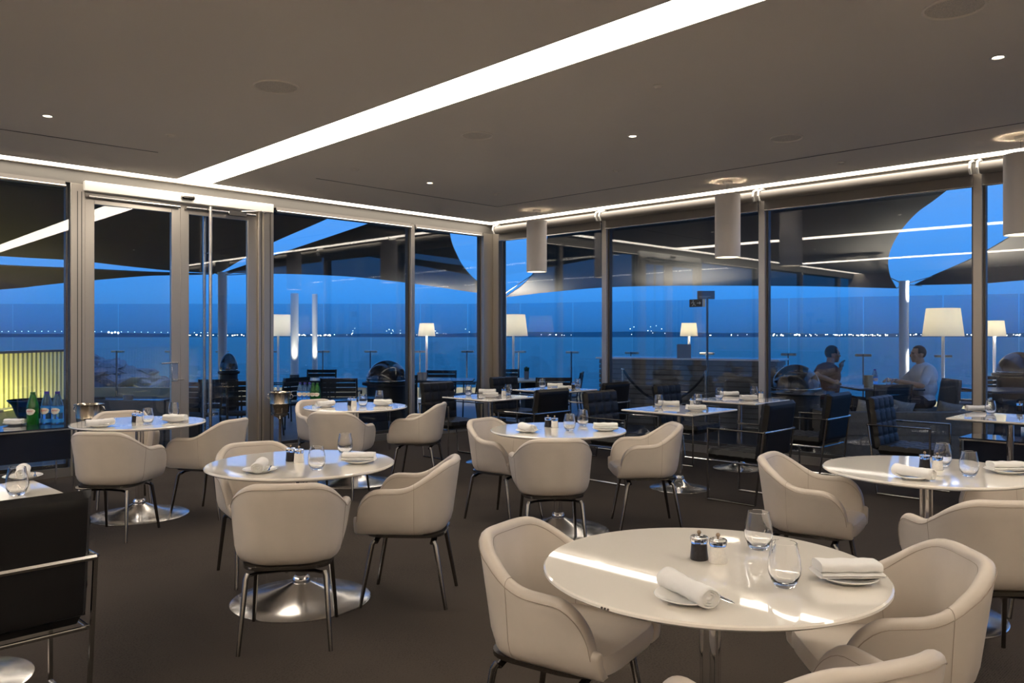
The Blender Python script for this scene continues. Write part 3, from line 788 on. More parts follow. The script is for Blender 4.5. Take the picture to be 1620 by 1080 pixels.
console('glass_console', .42, .80, -3.65, -2.55, .66, 'narrow smoked glass console behind the farthest round table')
labm = mat('paper_label', (.75, .70, .62), .6); redm = mat('red_label_script', (.55, .05, .03), .6)
bgreen = mat('green_bottle_glass', (.02, .19, .02), .06, trans=.55, ior=1.45); bblue = mat('blue_water_bottle_glass', (.30, .62, .95), .04, trans=.9, ior=1.3)
bband = mat('blue_bottle_band', (.03, .25, .70), .4); capb = mat('navy_cap', (.04, .03, .25), .4); capg = mat('green_cap', (.02, .10, .03), .4)
def bottle(m, capm, name, band):
    def f():
        root = empty(name, cat='bottle')
        MB().lathe([(0, 0), (.036, 0), (.040, .006), (.040, .155), (.037, .185), (.030, .225), (.021, .262), (.0165, .285), (0, .285)], 32).build('bottle_body', m, root)
        MB().lathe([(0, .2855), (.0165, .2855), (.0165, .308), (0, .308)], 20).build('cap', capm, root)
        if band: 
            MB().lathe([(.0405, .105), (.0408, .107), (.0408, .165), (.0405, .167)], 32).build('band', bband, root); MB().lathe([(.0405, .012), (.0408, .014), (.0408, .045), (.0405, .047)], 32).build('band', bband, root)
        L = MB(); rows = []
        for j in range(13):       # heart shaped label wrapped on the glass, facing local -Y
            v = j / 12; half = .9 * math.sqrt(max(0, 1 - ((v - .62) / (.62 if v < .62 else .40)) ** 2)) * (1 if v > .55 else .92)
            rows.append([Vector((.0415 * math.sin(half * (2 * i / 10 - 1)), -.0415 * math.cos(half * (2 * i / 10 - 1)), .092 + v * .06)) for i in range(11)])
        L.grid(rows).build('paper_label', labm, root)
        pts = [Vector((.0422 * math.sin(a), -.0422 * math.cos(a), .128 + .006 * math.sin(a * 16))) for a in [(-.55 + 1.1 * i / 40) for i in range(41)]]
        MB().tube(pts, .0016, 5).build('label_script', redm, root)
        for ch in root.children: ch.scale = (1.32, 1.32, 1)
        return root
    return f
gb, bb = Proto(bottle(bgreen, capg, 'green_bottle', False)), Proto(bottle(bblue, capb, 'water_bottle', True))
fz = ANG
gb(at(52, 671, .60), fz, 'green glass bottle with heart-shaped label on the left console')
bb(at(74, 669.5, .60), fz, 'blue water bottle on the left console, next to the green one')
bb(at(91, 669.5, .60), fz, 'blue water bottle on the left console, rightmost')
for px, nm, f_ in ((475, 'leftmost of the small far row', bb), (482.5, 'second of the small far row', bb), (490, 'third of the small far row', bb)):
    f_(ad(px, 9.65, .66), fz, 'blue water bottle behind the farthest round table, ' + nm, scale=.74)
for px, nm in ((495.5, 'left one of the far pair'), (502, 'right one of the far pair')):
    gb(ad(px, 9.6, .66), fz, 'green glass bottle behind the farthest round table, ' + nm, scale=.74)
p = at(24, 672, .60); plate(p, 0, 'small white plate on the left console', 'side plates'); fold((p.x, p.y, .6165), ANG, 'folded white napkin on the left console plate', 'folded napkins')
bw = MB().lathe([(0, 0), (.13, 0), (.15, .03), (.19, .14), (.235, .185), (.232, .19), (.18, .14), (.14, .03), (0, .015)], 40).build('cooler_bowl', mat('dark_hammered_metal', (.05, .055, .07), .25, .9), loc=ad(52, 8.35, .60) )
tag(bw, 'wide black flared cooler bowl behind the bottles on the left console', 'bowl')
def make_bucket_stand():
    root = empty('champagne_bucket', cat='ice bucket')
    MB().lathe([(0, .555), (.09, .555), (.10, .565), (.104, .60), (.112, .66), (.115, .665), (.113, .67), (.122, .78), (.132, .785), (.133, .792), (.127, .795), (.118, .785), (.108, .67), (.098, .60), (0, .575)], 40).build('bucket_body', mat('tarnished_silver', (.55, .48, .38), .2, 1.0), root)
    for sx in (1, -1): MB().tube([(sx * .118, 0, .775), (sx * .14, 0, .765), (sx * .15, .0, .74), (sx * .135, 0, .72), (sx * .116, 0, .725)], .005, 8).build('handle', satin, root)
    MB().lathe([(0, 0), (.13, 0), (.13, .008), (.03, .02), (.018, .04), (.016, .48), (.03, .50), (.10, .535), (.104, .555), (0, .553)], 28).build('stand', satin, root)
    return root
bk = Proto(make_bucket_stand)
bk(ad(141, 7.75), ANG, 'silver champagne bucket on a stand by the left door jamb')
bk(ad(443, 9.35), ANG, 'silver champagne bucket on a stand right of the glass doors')

# pictogram plate stuck to the window
p = Vector((3.665, .026, 1.85))
o = empty('window_sign', 'small dark pictogram plate on the second right window', 'sign', loc=p)
MB().box(-.10, .085, -.002, .002, -.048, .048).build('plate', mat('dark_sign_plate', (.02, .025, .03), .4), o, False)
pm_ = mat('pale_pictogram', (.35, .42, .5), .5)
sg = MB().box(.09, .125, -.002, .002, -.048, .048)
sg.ball((-.045, -.003, .028), .009, 10, 6, (1, .15, 1)).tube([(-.05, -.003, .015), (-.035, -.003, -.012), (-.06, -.003, -.035)], .0045, 6).tube([(-.035, -.003, -.012), (-.01, -.003, -.030)], .0045, 6).tube([(-.075, -.003, .0), (-.05, -.003, .012), (-.02, -.003, .0)], .004, 6)
sg.tube([(.01, -.003, .0), (.06, -.003, .0)], .005, 6).tube([(.045, -.003, .014), (.062, -.003, .0), (.045, -.003, -.014)], .0045, 6)
sg.build('pictogram', pm_, o)

# ================================================================== TERRACE AND BEYOND
tf = MB(); prism(tf, [(-.14, -14), (-.14, .14), (14, .14), (24, 4), (24, 14), (2, 20), (-14, 17), (-26, 4), (-26, -14)], -.12, -.02)
bal = [c2w(-16, 19.5), c2w(-.3, 19.4), c2w(7.3, 15.6), c2w(15, 11.8)]
tf = MB(); prism(tf, [(-.14, -14), (-.14, .14), (14, .14)] + [(p.x, p.y) for p in reversed(bal)], -.12, -.02)
struct('terrace_floor', tf, darkdeck)
# low parapet and glass balustrade
par = MB()
for a, b in zip(bal[:-1], bal[1:]):
    d = (b - a); L = d.length; M = Matrix.Translation(a) @ Matrix.Rotation(math.atan2(d.y, d.x), 4, 'Z'); par.box(0, L, -.05, .10, -.12, .20, M)
struct('terrace_parapet', par, mat('cream_parapet', (.34, .31, .22), .7))
def balpoint(px):
    k = (px - CX) / F
    for a, b in zip(bal[:-1], bal[1:]):
        # camera-space coordinates
        def cs(p): d = p - CAM; return (d.x * CA + d.y * SA, -d.x * SA + d.y * CA)
        (X0, Y0), (X1, Y1) = cs(a), cs(b)
        t = (k * Y0 - X0) / ((X1 - X0) - k * (Y1 - Y0))
        if -1e-6 <= t <= 1 + 1e-6: return a.lerp(b, t)
    return None
joints = [-60, 20, 104, 187, 272, 352, 431, 512, 587, 665, 740, 823, 906, 1000, 1119, 1248, 1366, 1492, 1612, 1740]
jp = [balpoint(j) for j in joints]
clampm = mat('clamp_steel', (.35, .33, .28), .3, 1.0)
posts_bal = mat('balustrade_fin', (.10, .12, .14), .3, .6)
NAMES = {187: 'seen through the left door leaf', 431: 'lit by the lamp beside the doors', 512: 'behind the dark table left of the dome', 587: 'above the dark dome', 740: 'left of the corner posts', 823: 'beside the left floor lamp', 906: 'behind the far square table', 1000: 'left of the rope barrier', 1119: 'behind the sign pole', 1366: 'between the two seated people', 1492: 'beside the big right floor lamp'}
for i in range(len(jp) - 1):
    a, b = jp[i], jp[i + 1]
    if a is None or b is None: continue
    d = b - a; L = d.length; ang = math.atan2(d.y, d.x)
    o = empty('glass_balustrade', 'tall clear glass balustrade panel %s' % NAMES.get(joints[i], 'in the windbreak, number %s along from the left' % ['one', 'two', 'three', 'four', 'five', 'six', 'seven', 'eight', 'nine', 'ten', 'eleven', 'twelve', 'thirteen', 'fourteen', 'fifteen', 'sixteen', 'seventeen', 'eighteen', 'nineteen', 'twenty'][i]), 'balustrade', 'glass windbreak panels', loc=a, rz=ang)
    MB().box(.01, L - .01, .0, .014, .20, 2.2).build('glass_panel', balglass, o, False)
    MB().box(-.012, .012, -.10, -.056, -.02, 1.08).build('post', posts_bal, o, False)
    MB().box(-.15, .15, -.07, .02, 1.035, 1.085, b=.01).build('clamp', clampm, o, False)
# sea, shore, lights
o = MB().add([(-9000, -9000, -14), (9000, -9000, -14), (9000, 9000, -14), (-9000, 9000, -14)], [(0, 1, 2, 3)]).build('sea', seam, None, False)
tag(o, 'dark blue evening sea reaching the horizon', 'sea', kind='stuff')
hm = MB(); R = 6200
lo = []; hi = []
random.seed(3)
pts = []
for i in range(241):
    px = -700 + 3000 * i / 240; h = -2 + 3 * math.sin(i * .11) + 3 * math.sin(i * .37 + 1) + 2 * random.random()
    if px > 640 and px < 1350: h += 12 * max(0, math.sin((px - 640) / 710 * PI))
    pts.append((px, h + 14))
rows = [[], [], [], []]
for px, h in pts:
    D = R; rows[0].append(ad(px, D, -14)); rows[1].append(ad(px, D + 20, h)); rows[2].append(ad(px, D + 500, h * .9)); rows[3].append(ad(px, D + 700, -14))
hm.grid(rows)
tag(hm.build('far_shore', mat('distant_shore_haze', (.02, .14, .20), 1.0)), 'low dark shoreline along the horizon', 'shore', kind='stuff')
lm = MB(); random.seed(11)
def dots(mb, px0, px1, n, zlo, zhi, r0, r1, D=6150):
    for i in range(n):
        px = random.uniform(px0, px1); z = random.uniform(zlo, zhi); r = random.uniform(r0, r1)
        mb.ball(ad(px, D, z), r, 6, 4)
dots(lm, 1215, 1450, 70, -2, 8, 2.2, 5.5); dots(lm, 1100, 1215, 12, -2, 6, 2, 4); dots(lm, 1450, 1700, 40, -2, 8, 2, 4.5)
dots(lm, 430, 530, 30, -2, 6, 2.5, 5.5); dots(lm, 270, 430, 34, -2, 6, 2.2, 5); dots(lm, 790, 960, 12, 0, 6, 1.5, 3); dots(lm, 540, 760, 24, 0, 60, 1.5, 3); dots(lm, 990, 1100, 16, 0, 90, 1.5, 3)
tag(lm.build('shore_lights', mat('town_lights', (1, 1, 1), .5, emit=(1, .82, .62), es=9)), 'tiny town lights scattered along the far shore', 'lights', kind='stuff')
bl = MB()
for i in range(38): bl.ball(ad(-60 + 10.5 * i, 5800, 24 + 5 * math.sin(i * .12)), 2.6, 6, 4)
for i in range(4): bl.ball(ad(172 + 5 * i, 5700, 22 - 4 * (i % 2)), 7, 6, 4)
tag(bl.build('bridge_lights', mat('bridge_lamps', (1, 1, 1), .5, emit=(.85, .92, 1.0), es=5)), 'regular row of bridge lights above the water at left', 'lights', kind='stuff')
# rock breakwater beyond the left terrace
rk = MB(); random.seed(5)
for i in range(520):
    px = random.uniform(100, 268); D = random.uniform(50, 60); yt = 560 + max(0, px - 150) * .30 + 5 * math.sin(px * .13)
    py = random.uniform(yt, 640); z = CAM.z - (py - HY) * D / F - .3
    r = random.uniform(.3, .9); p = ad(px, D, z)
    M = Matrix.Rotation(random.random() * 6, 4, 'Z') @ Matrix.Rotation(random.random(), 4, 'X')
    o0 = len(rk.v); rk.ball(p, r, 6, 4, (1.5, .9, .4), M)
    for q in range(o0, len(rk.v)): rk.v[q] += Vector((random.uniform(-1, 1), random.uniform(-1, 1), random.uniform(-.5, .5))) * r * .18
rk.build('rock_breakwater', rockm, None, False); bpy.data.objects['rock_breakwater']['label'] = 'pale rocky breakwater in the sea seen through the left door'
bpy.data.objects['rock_breakwater']['category'] = 'rocks'; bpy.data.objects['rock_breakwater']['kind'] = 'stuff'

# sails: taut charcoal membranes sloping down to poles at the terrace edge
def sail_z(Y): return 4.66 - .12 * Y
def on_sail(px, py):
    Y = 3.21 / ((HY - py) / F + .12); return c2w((px - CX) / F * Y, Y, sail_z(Y))
def crom(P, n=6):
    out = []; m = len(P)
    for i in range(m):
        p0, p1, p2, p3 = P[i - 1], P[i], P[(i + 1) % m], P[(i + 2) % m]
        if len(p1) > 2 or False: pass
        for k in range(n):
            t = k / n
            if len(p1) > 2 or len(p2) > 2:   # sharp tip: straight into it
                out.append((p1[0] + (p2[0] - p1[0]) * t, p1[1] + (p2[1] - p1[1]) * t)); continue
            out.append(tuple(.5 * (2 * p1[j] + (p2[j] - p0[j]) * t + (2 * p0[j] - 5 * p1[j] + 4 * p2[j] - p3[j]) * t * t + (3 * p1[j] - p0[j] - 3 * p2[j] + p3[j]) * t ** 3) for j in range(2)))
    return out
def sail(outline, lab):
    P = crom(outline)
    bm = bmesh.new(); vs = [bm.verts.new(on_sail(*q)) for q in P]
    f = bm.faces.new(vs); bmesh.ops.triangulate(bm, faces=[f])
    r = bmesh.ops.extrude_face_region(bm, geom=bm.faces[:]); 
    for v in [g for g in r['geom'] if isinstance(g, bmesh.types.BMVert)]: v.co.z += .02
    bmesh.ops.recalc_face_normals(bm, faces=bm.faces)
    me = bpy.data.meshes.new('shade_sail'); bm.to_mesh(me); bm.free(); me.materials.append(sailm)
    o = bpy.data.objects.new('shade_sail', me); COL.objects.link(o); tag(o, lab, 'shade sail', 'shade sails over the terrace'); return o
sail([(-300, 200), (-300, 385), (0, 405), (118, 412), (200, 421), (270, 428), (345, 433, 1), (380, 412), (433, 383), (520, 345), (600, 305), (700, 245, 1), (690, 120, 1), (-300, 120, 1)], 'large dark shade sail above the glass doors')
sail([(-300, 480, 1), (0, 458), (60, 452), (118, 446), (240, 436), (338, 434, 1), (240, 431), (118, 425), (0, 420), (-300, 405, 1)], 'low narrow dark shade sail at the left edge')
sail([(354, 432, 1), (433, 418), (500, 401), (543, 386), (580, 370), (613, 352), (660, 325), (705, 290, 1), (707, 330), (713, 377), (722, 402), (735, 425), (757, 447), (788, 462, 1), (757, 463), (700, 455), (642, 447), (560, 438), (480, 434), (433, 433)], 'dark shade sail with a curved right edge left of the corner posts')
sail([(800, 470, 1), (850, 464), (950, 455), (1050, 452), (1195, 452), (1300, 453), (1418, 456, 1), (1409, 440), (1405, 415), (1410, 392), (1425, 365), (1450, 337), (1480, 315), (1515, 287), (1600, 215), (1700, 120, 1), (1300, 60, 1), (860, 180, 1), (869, 300), (868, 360), (860, 400), (844, 432), (822, 455)], 'largest dark shade sail beyond the right windows')
sail([(1447, 451, 1), (1475, 437), (1510, 422), (1542, 407), (1595, 377), (1700, 310), (1950, 150, 1), (1950, 415, 1), (1620, 443), (1542, 449)], 'dark shade sail at the right edge')
# poles with cables
def sail_pole(px, D, top_py, r, tips, lab, far=()):
    z = CAM.z + (HY - top_py) / F * D; p = ad(px, D)
    o = empty('sail_pole', lab, 'pole', 'sail poles', loc=p)
    MB().cyl((0, 0, -.02), (0, 0, z), r, n=24).lathe([(0, z), (r * 1.08, z), (r * 1.08, z + .03), (0, z + .035)], 24).build('pole_shaft', whitepole, o)
    MB().lathe([(0, -.02), (r * 2.2, -.02), (r * 2.2, .01), (0, .012)], 24).build('base_plate', satin, o)
    for t in tips:
        q = on_sail(*t[:2]); MB().tube([Vector((0, 0, z - .03 - (t[2] if len(t) > 2 else 0))), q - p], .009, 6).build('cable', alud, o)
    return o
sail_pole(352, 16.0, 433, .085, [(343, 433), (433, 417), (433, 431)], 'white sail pole seen through the right door leaf')
sail_pole(795, 17.6, 464, .085, [(788, 462), (800, 470), (845, 433), (757, 462)], 'white sail pole right of the corner posts')
sail_pole(1430, 14.4, 447, .080, [(1410, 440), (1418, 456), (1475, 437), (1458, 452)], 'white sail pole behind the seated men')
def streak_pole(px, D, r, lab):  # column and spot added to imitate a bright streak reflected in the glass
    p = ad(px, D); o = empty('streak_column', lab, 'column', 'columns standing in for reflected streaks', loc=p)
    MB().cyl((0, 0, -.02), (0, 0, 2.35), r, n=24).build('shaft', whitepole, o)
    MB().lathe([(0, .50), (.1, .50), (.1, .60), (0, .60)], 16, c=(.0, 0, 0)).build('collar', alud, o)
    dv = (CAM - p); dv.z = 0; dv.normalize(); q = dv * (r + .26)
    MB().cyl((q.x, q.y, .48), (q.x, q.y, .58), .045, n=14).cyl((q.x * .4, q.y * .4, .52), (q.x, q.y, .52), .012).build('streak_light_body', alud, o)
    ld = bpy.data.lights.new('streak_light', 'SPOT'); ld.energy = 70; ld.spot_size = math.radians(60); ld.spot_blend = .6; ld.color = (1, .93, .78); ld.shadow_soft_size = .02
    l = bpy.data.objects.new('lamp', ld); COL.objects.link(l); l.parent = o; l.location = (q.x, q.y, .60); l.rotation_euler = Vector((q.x * .5, q.y * .5, -1)).to_track_quat('Z', 'Y').to_euler()
    return o
streak_pole(466, 17.5, .085, 'lit column added in place of a bright reflected streak, left of a pair'); streak_pole(498, 17.8, .06, 'lit column added in place of a bright reflected streak, right of a pair')

# floor lamps
def make_floor_lamp():
    root = empty('floor_lamp', cat='floor lamp')
    MB().lathe([(0, -.02), (.2, -.02), (.2, .0), (.03, .012), (0, .012)], 28).build('base', whitepole, root)
    MB().cyl((0, 0, 0), (0, 0, 1.5), .028, n=14).build('pole', whitepole, root)
    MB().lathe([(.33, 1.43), (.27, 1.92), (.266, 1.92), (.326, 1.43), (.33, 1.43)], 40).build('lamp_shade', shade_m, root)
    s = MB().ball((0, 0, 1.66), .055, 14, 10)
    s.build('bulb', mat('warm_bulb', (1, 1, 1), .5, emit=(1, .88, .66), es=60), root)
    MB().cyl((-.27, 0, 1.90), (.27, 0, 1.90), .005, n=6).cyl((0, -.27, 1.90), (0, .27, 1.90), .005, n=6).cyl((0, 0, 1.5), (0, 0, 1.9), .008, n=6).build('shade_carrier', whitepole, root)
    ld = bpy.data.lights.new('shade_lamp', 'POINT'); ld.energy = 420; ld.color = (1, .93, .78); ld.shadow_soft_size = .06
    l = bpy.data.objects.new('lamp', ld); COL.objects.link(l); l.parent = root; l.location = (0, 0, 1.78)
    return root
flamp = Proto(make_floor_lamp)
flamp(ad(1492, 14.2), 0, 'tall lit floor lamp with cream shade behind the seated men', 'terrace floor lamps')
flamp(ad(812, 18.4), 0, 'lit floor lamp with cream shade just right of the corner posts', 'terrace floor lamps')
flamp(ad(440, 18.6), 0, 'lit floor lamp half hidden by the right door jamb', 'terrace floor lamps')
for px, s, t in ((675, .60, 'small lit lamp added for a lamp reflection, left of the corner posts'), (1090, .56, 'small lit lamp added for a lamp reflection, left of the sign pole'), (1573, .56, 'small lit lamp added for a lamp reflection at the right edge')):
    D = 18.2 if px < 1200 else 14.6
    D = {675: 18.6, 1090: 17.0, 1573: 14.2}[px]
    z0 = CAM.z - 1.43 * s - .02
    o = flamp(ad(px, D, 0), 0, t, 'terrace floor lamps')
    # added lamps standing in for reflected ones: same pole height, smaller shade
    for ch in o.children:
        if ch.name.startswith('lamp_shade') or ch.name.startswith('shade_carrier'): ch.scale = (s, s, s); ch.location = (0, 0, 1.43 * (1 - s))
        if ch.name.startswith('bulb'): ch.scale = (s, s, s); ch.location = (0, 0, 1.62 - 1.66 * s)
        if ch.type == 'LIGHT': ch.location = (0, 0, 1.60)

# terrace chairs and tables
def make_terrace_chair():
    root = empty('terrace_chair', cat='chair')
    MB().box(-.25, .25, -.22, .24, .41, .445, b=.012).build('seat', rattan, root)
    bk_ = MB()
    for z in (.50, .57, .64, .71, .78): bk_.box(-.245, .245, -.262 - (z - .5) * .16, -.248 - (z - .5) * .16, z, z + .058)
    bk_.build('backrest', rattan, root)
    for sx in (1, -1):
        MB().tube([(sx * .26, .22, .0), (sx * .26, .20, .63), (sx * .26, -.24, .64)], .014, 8).build('front_frame', rattan, root)
        MB().tube([(sx * .26, -.29, .0), (sx * .26, -.235, .42), (sx * .26, -.30, .84)], .014, 8).build('rear_leg', rattan, root)
    return root
tch = Proto(make_terrace_chair)
def make_terrace_table(m):
    def f():
        root = empty('terrace_table', cat='table')
        MB().box(-.45, .45, -.45, .45, .715, .745, b=.006).build('tabletop', m, root, False)
        MB().box(-.12, .12, -.12, .12, .0, .714).build('pedestal', rattan, root, False)
        MB().box(-.25, .25, -.25, .25, -.02, .0).build('base', rattan, root, False)
        return root
    return f
ttd, ttp = Proto(make_terrace_table(outtop)), Proto(make_terrace_table(paletop))
TC = [(447, 12.3, 60, 'left of the small dark table near the door jamb'), (541, 12.2, 3, 'back view, left of the dark dome'), (503, 14.6, 180, 'behind the dark table, facing in'), (438, 14.0, -70, 'half hidden by the right door jamb'),
      (694, 14.3, 175, 'behind the left-centre dark table'), (741, 14.2, 70, 'with a latticed back near the corner posts'),
      (798, 14.8, 180, 'left of the pale table beside the corner'), (872, 12.4, 5, 'back view, right of the pale table'), (893, 13.9, 80, 'at the right of the pale table'),
      (1392, 10.68, 8, 'between the two seated men, back view'), (1522, 12.4, 60, 'dark, left of the right edge dome'), (1556, 12.9, 10, 'beside the rightmost window post'), (632, 13.1, 10, 'just right of the dark dome'),
      (304, 10.6, 170, 'leftmost behind the right door leaf'), (350, 11.9, 12, 'centre of the group behind the right door leaf'), (392, 10.9, 200, 'right of the group behind the right door leaf')]
for px, D, h, t in TC: tch(ad(px, D, -.02), ANG + math.radians(h), 'black woven terrace chair ' + t, 'woven terrace chairs')
ttd(ad(502, 13.4, -.02), ANG, 'dark square terrace table beyond the left windows', 'terrace tables')
ttd(ad(706, 13.35, -.02), ANG, 'dark square terrace table left of the corner posts', 'terrace tables')
ttp(ad(838, 13.4, -.02), ANG + .3, 'pale square terrace table right of the corner posts')
o = ttd(ad(1388, 11.45, -.02), ANG, 'dark terrace table between the two seated men', 'terrace tables')
ttd(ad(1592, 10.9, -.02), ANG, 'dark terrace table in front of the right edge dome', 'terrace tables')
o = empty('coffee_table', 'low square coffee table with blue sky reflected in its top, through the left door', 'table', loc=ad(203, 12.6, -.02), rz=ANG)
MB().box(-.43, .43, -.35, .35, .42, .45, b=.006).build('tabletop', mat('dark_mirror_top', (.05, .06, .08), .06, spec=.8), o, False)
MB().box(-.14, .14, -.14, .14, .0, .419).build('pedestal', rattan, o, False)
MB().lathe([(0, 0), (.07, 0), (.075, .09), (.065, .09), (.06, .01), (0, .01)], 20).build('ashtray', mat('grey_pot', (.25, .26, .27), .6), loc=ad(203, 12.6, .431))
tag(bpy.data.objects['ashtray'], 'small grey ashtray bowl on the low coffee table', 'bowl')
# planter pot and table things
o = empty('potted_plant', 'small potted plant on the pale terrace table', 'plant', loc=ad(833, 13.4, .725))
MB().lathe([(0, 0), (.038, 0), (.045, .13), (.040, .13), (.036, .01), (0, .01)], 20).build('pot', mat('grey_pot', (.25, .26, .27), .6), o)
lf = MB(); random.seed(2)
for i in range(40):
    a = random.random() * 6.28; r = random.uniform(.0, .045); lf.ball((r * math.cos(a), r * math.sin(a), .14 + random.uniform(0, .05)), .014, 6, 5, (1, .5, 1.5))
lf.build('foliage', mat('dark_leaves', (.02, .06, .02), .6), o)
for px, t in ((664, 'left one'), (671, 'right one')):
    tag(MB().lathe([(0, 0), (.042, 0), (.045, .12), (.040, .12), (.038, .01), (0, .01)], 20).build('cutlery_pot', mat('pale_pot', (.42, .40, .38), .5), loc=ad(px, 13.2, .725)), 'pale pot on the dark terrace table left of the corner, ' + t, 'pot', 'pots on the terrace table')
tag(MB().lathe([(0, 0), (.06, 0), (.06, .16), (.055, .16), (.055, .01), (0, .01)], 20).build('cutlery_pot', mat('straw_pot', (.32, .30, .20), .6), loc=ad(1374, 11.45, .725)), 'straw-coloured pot on the table between the seated men', 'pot')
bb(ad(1384, 11.5, .725), ANG, 'clear water bottle on the table between the seated men', scale=.8)
tumb(ad(1407, 11.4, .725), 0, 'clear tumbler on the seated men\'s table, left one'); tumb(ad(1416, 11.4, .725), 0, 'clear tumbler on the seated men\'s table, right one')

# domes
def make_dome():
    root = empty('domed_stand', cat='dome')
    prof = [(.30 * math.cos(a), .80 + .30 * math.sin(a)) for a in [i * PI / 2 / 14 for i in range(14)]] + [(0, 1.10)]
    MB().lathe([(0, .78), (.30, .78)] + prof, 40).build('dome_cover', mat('smoked_dome_shell', (.018, .018, .020), .08, spec=.6), root)
    MB().lathe([(0, 0), (.26, 0), (.28, .02), (.29, .72), (.36, .74), (.36, .775), (0, .775)], 36).build('drum', rattan, root)
    MB().lathe([(.302, .79), (.31, .795), (.31, .805), (.302, .81)], 40).build('rim', satin, root)
    return root
dome = Proto(make_dome)
dome(ad(612, 12.0, -.02), 0, 'dark glossy dome-topped stand beyond the left windows', 'dark domes on the terrace'); dome(ad(1259, 10.3, -.02), 0, 'dark glossy dome-topped stand left of the seated men', 'dark domes on the terrace')
dome(ad(1612, 12.2, .10), 0, 'dark glossy dome-topped stand at the right edge', 'dark domes on the terrace'); dome(ad(362, 14.5, .03), 0, 'slim distant dark dome seen through the right door leaf', 'dark domes on the terrace').scale = (.52, .52, 1)
bpy.data.objects
# slatted bar counter
A = ad(948, 13.6); B = ad(1228, 12.2); d = B - A; L = d.length
o = empty('bar_counter', 'grey slatted outdoor bar counter with pale top beyond the second right window', 'bar counter', loc=(A.x, A.y, 0), rz=math.atan2(d.y, d.x))
MB().box(-.05, L + .05, -.04, .75, 1.055, 1.085, b=.006).build('countertop', mat('pale_wet_stone', (.70, .74, .80), .12), o, False)
MB().box(.02, L - .02, .03, .68, -.02, 1.054).build('counter_body', alud, o, False)
sl = MB()
for i in range(13): sl.box(0, L, .0, .028, .02 + i * .08, .02 + i * .08 + .062); 
for i in range(13): sl.box(L - .018, L + .01, .03, .68, .02 + i * .08, .02 + i * .08 + .062)
sl.build('slats', slatm, o, False)
tag(MB().box(-.11, .11, -.02, .02, 0, .22).box(-.09, .09, -.05, .05, 0, .01).build('menu_board', mat('grey_board', (.20, .20, .22), .5), loc=ad(1082, 12.95, 1.086)), 'small grey board standing on the outdoor bar counter', 'board').rotation_euler = (0, 0, ANG)
# rope barrier and sign pole
def rope_post(px, D, h, lab):
    o = empty('barrier_post', lab, 'post', 'rope barrier posts', loc=ad(px, D, -.02))
    MB().cyl((0, 0, .012), (0, 0, h), .018, n=14).ball((0, 0, h), .024, 12, 8).build('pole', satin, o)
    MB().lathe([(0, 0), (.14, 0), (.14, .01), (.03, .02), (0, .02)], 24).build('base', satin, o); return o
rope_post(985, 11.6, .98, 'slim metal rope barrier post at the left of the bar counter')
o = empty('sign_stand', 'tall slim pole with grey sign plate in front of the bar counter', 'sign', loc=ad(1119, 11.2, -.02), rz=ANG)
MB().cyl((0, 0, .012), (0, 0, 1.98), .015, n=12).build('pole', alud, o)
MB().cyl((-.03, -.02, .012), (-.03, -.02, .98), .016, n=12).build('short_pole', satin, o)
MB().lathe([(0, 0), (.15, 0), (.15, .01), (.03, .02), (0, .02)], 24).build('base', satin, o)
MB().box(-.14, .10, -.012, .0, 1.965, 2.08, b=.004).build('sign_plate', mat('grey_sign_face', (.10, .13, .18), .4), o, False)
MB().box(-.115, .04, -.015, -.0125, 2.0, 2.008).box(-.115, .0, -.015, -.0125, 1.985, 1.991).build('sign_text_line', pm_, o, False)
def rope(a, b, sag, lab):
    a, b = Vector(a), Vector(b); pts = [a.lerp(b, t / 16) - Vector((0, 0, sag * 4 * (t / 16) * (1 - t / 16))) for t in range(17)]
    tag(MB().tube(pts, .018, 8).build('barrier_rope', mat('black_rope', (.012, .012, .013), .7), None), lab, 'rope')
rope(ad(986, 11.6, .95), ad(1117, 11.2, .93), .42, 'black barrier rope sagging between the post and the sign stand')

# lounge sofa with cushions
def soft(w_, d_, h_, b=.05, n=10):
    mb = MB(); rows = []
    for j in range(n + 1):
        v = j / n; s = 1 - ((2 * v - 1) ** 8) * b / max(w_, d_); row = []
        for k in range(36):
            a = 2 * PI * k / 36; ca, sa = math.cos(a), math.sin(a); e = 2 / 7
            row.append(Vector((w_ / 2 * s * math.copysign(abs(ca) ** e, ca), d_ / 2 * s * math.copysign(abs(sa) ** e, sa), h_ * v)))
        rows.append(row)
    mb.grid(rows, closed_v=True); mb.f.append(tuple(range(35, -1, -1))); mb.f.append(tuple(n * 36 + k for k in range(36))); return mb
def xf(mb, M): mb.v = [M @ p for p in mb.v]; return mb
def make_sofa(L_, m):
    def f():
        root = empty('outdoor_sofa', cat='sofa')
        xf(soft(L_, .85, .30), Matrix.Translation((0, 0, .0))).build('sofa_base', m, root)
        xf(soft(L_ - .3, .62, .14), Matrix.Translation((0, .08, .301))).build('seat_cushion', m, root)
        xf(soft(L_, .16, .26), Matrix.Translation((0, -.345, .301))).build('backrest', m, root)
        for sx in (1, -1): xf(soft(.15, .68, .24), Matrix.Translation((sx * (L_ / 2 - .075), .085, .301))).build('armrest', m, root)
        return root
    return f
sofa = Proto(make_sofa(1.85, taupe))
sofa(ad(1420, 9.75, .0), ANG - .02, 'dark taupe outdoor sofa beyond the third right window, back to the room', 'terrace sofas')
sofa(ad(212, 11.7, -.02), ANG - .2, 'dark outdoor sofa seen through the left door leaf', 'terrace sofas')
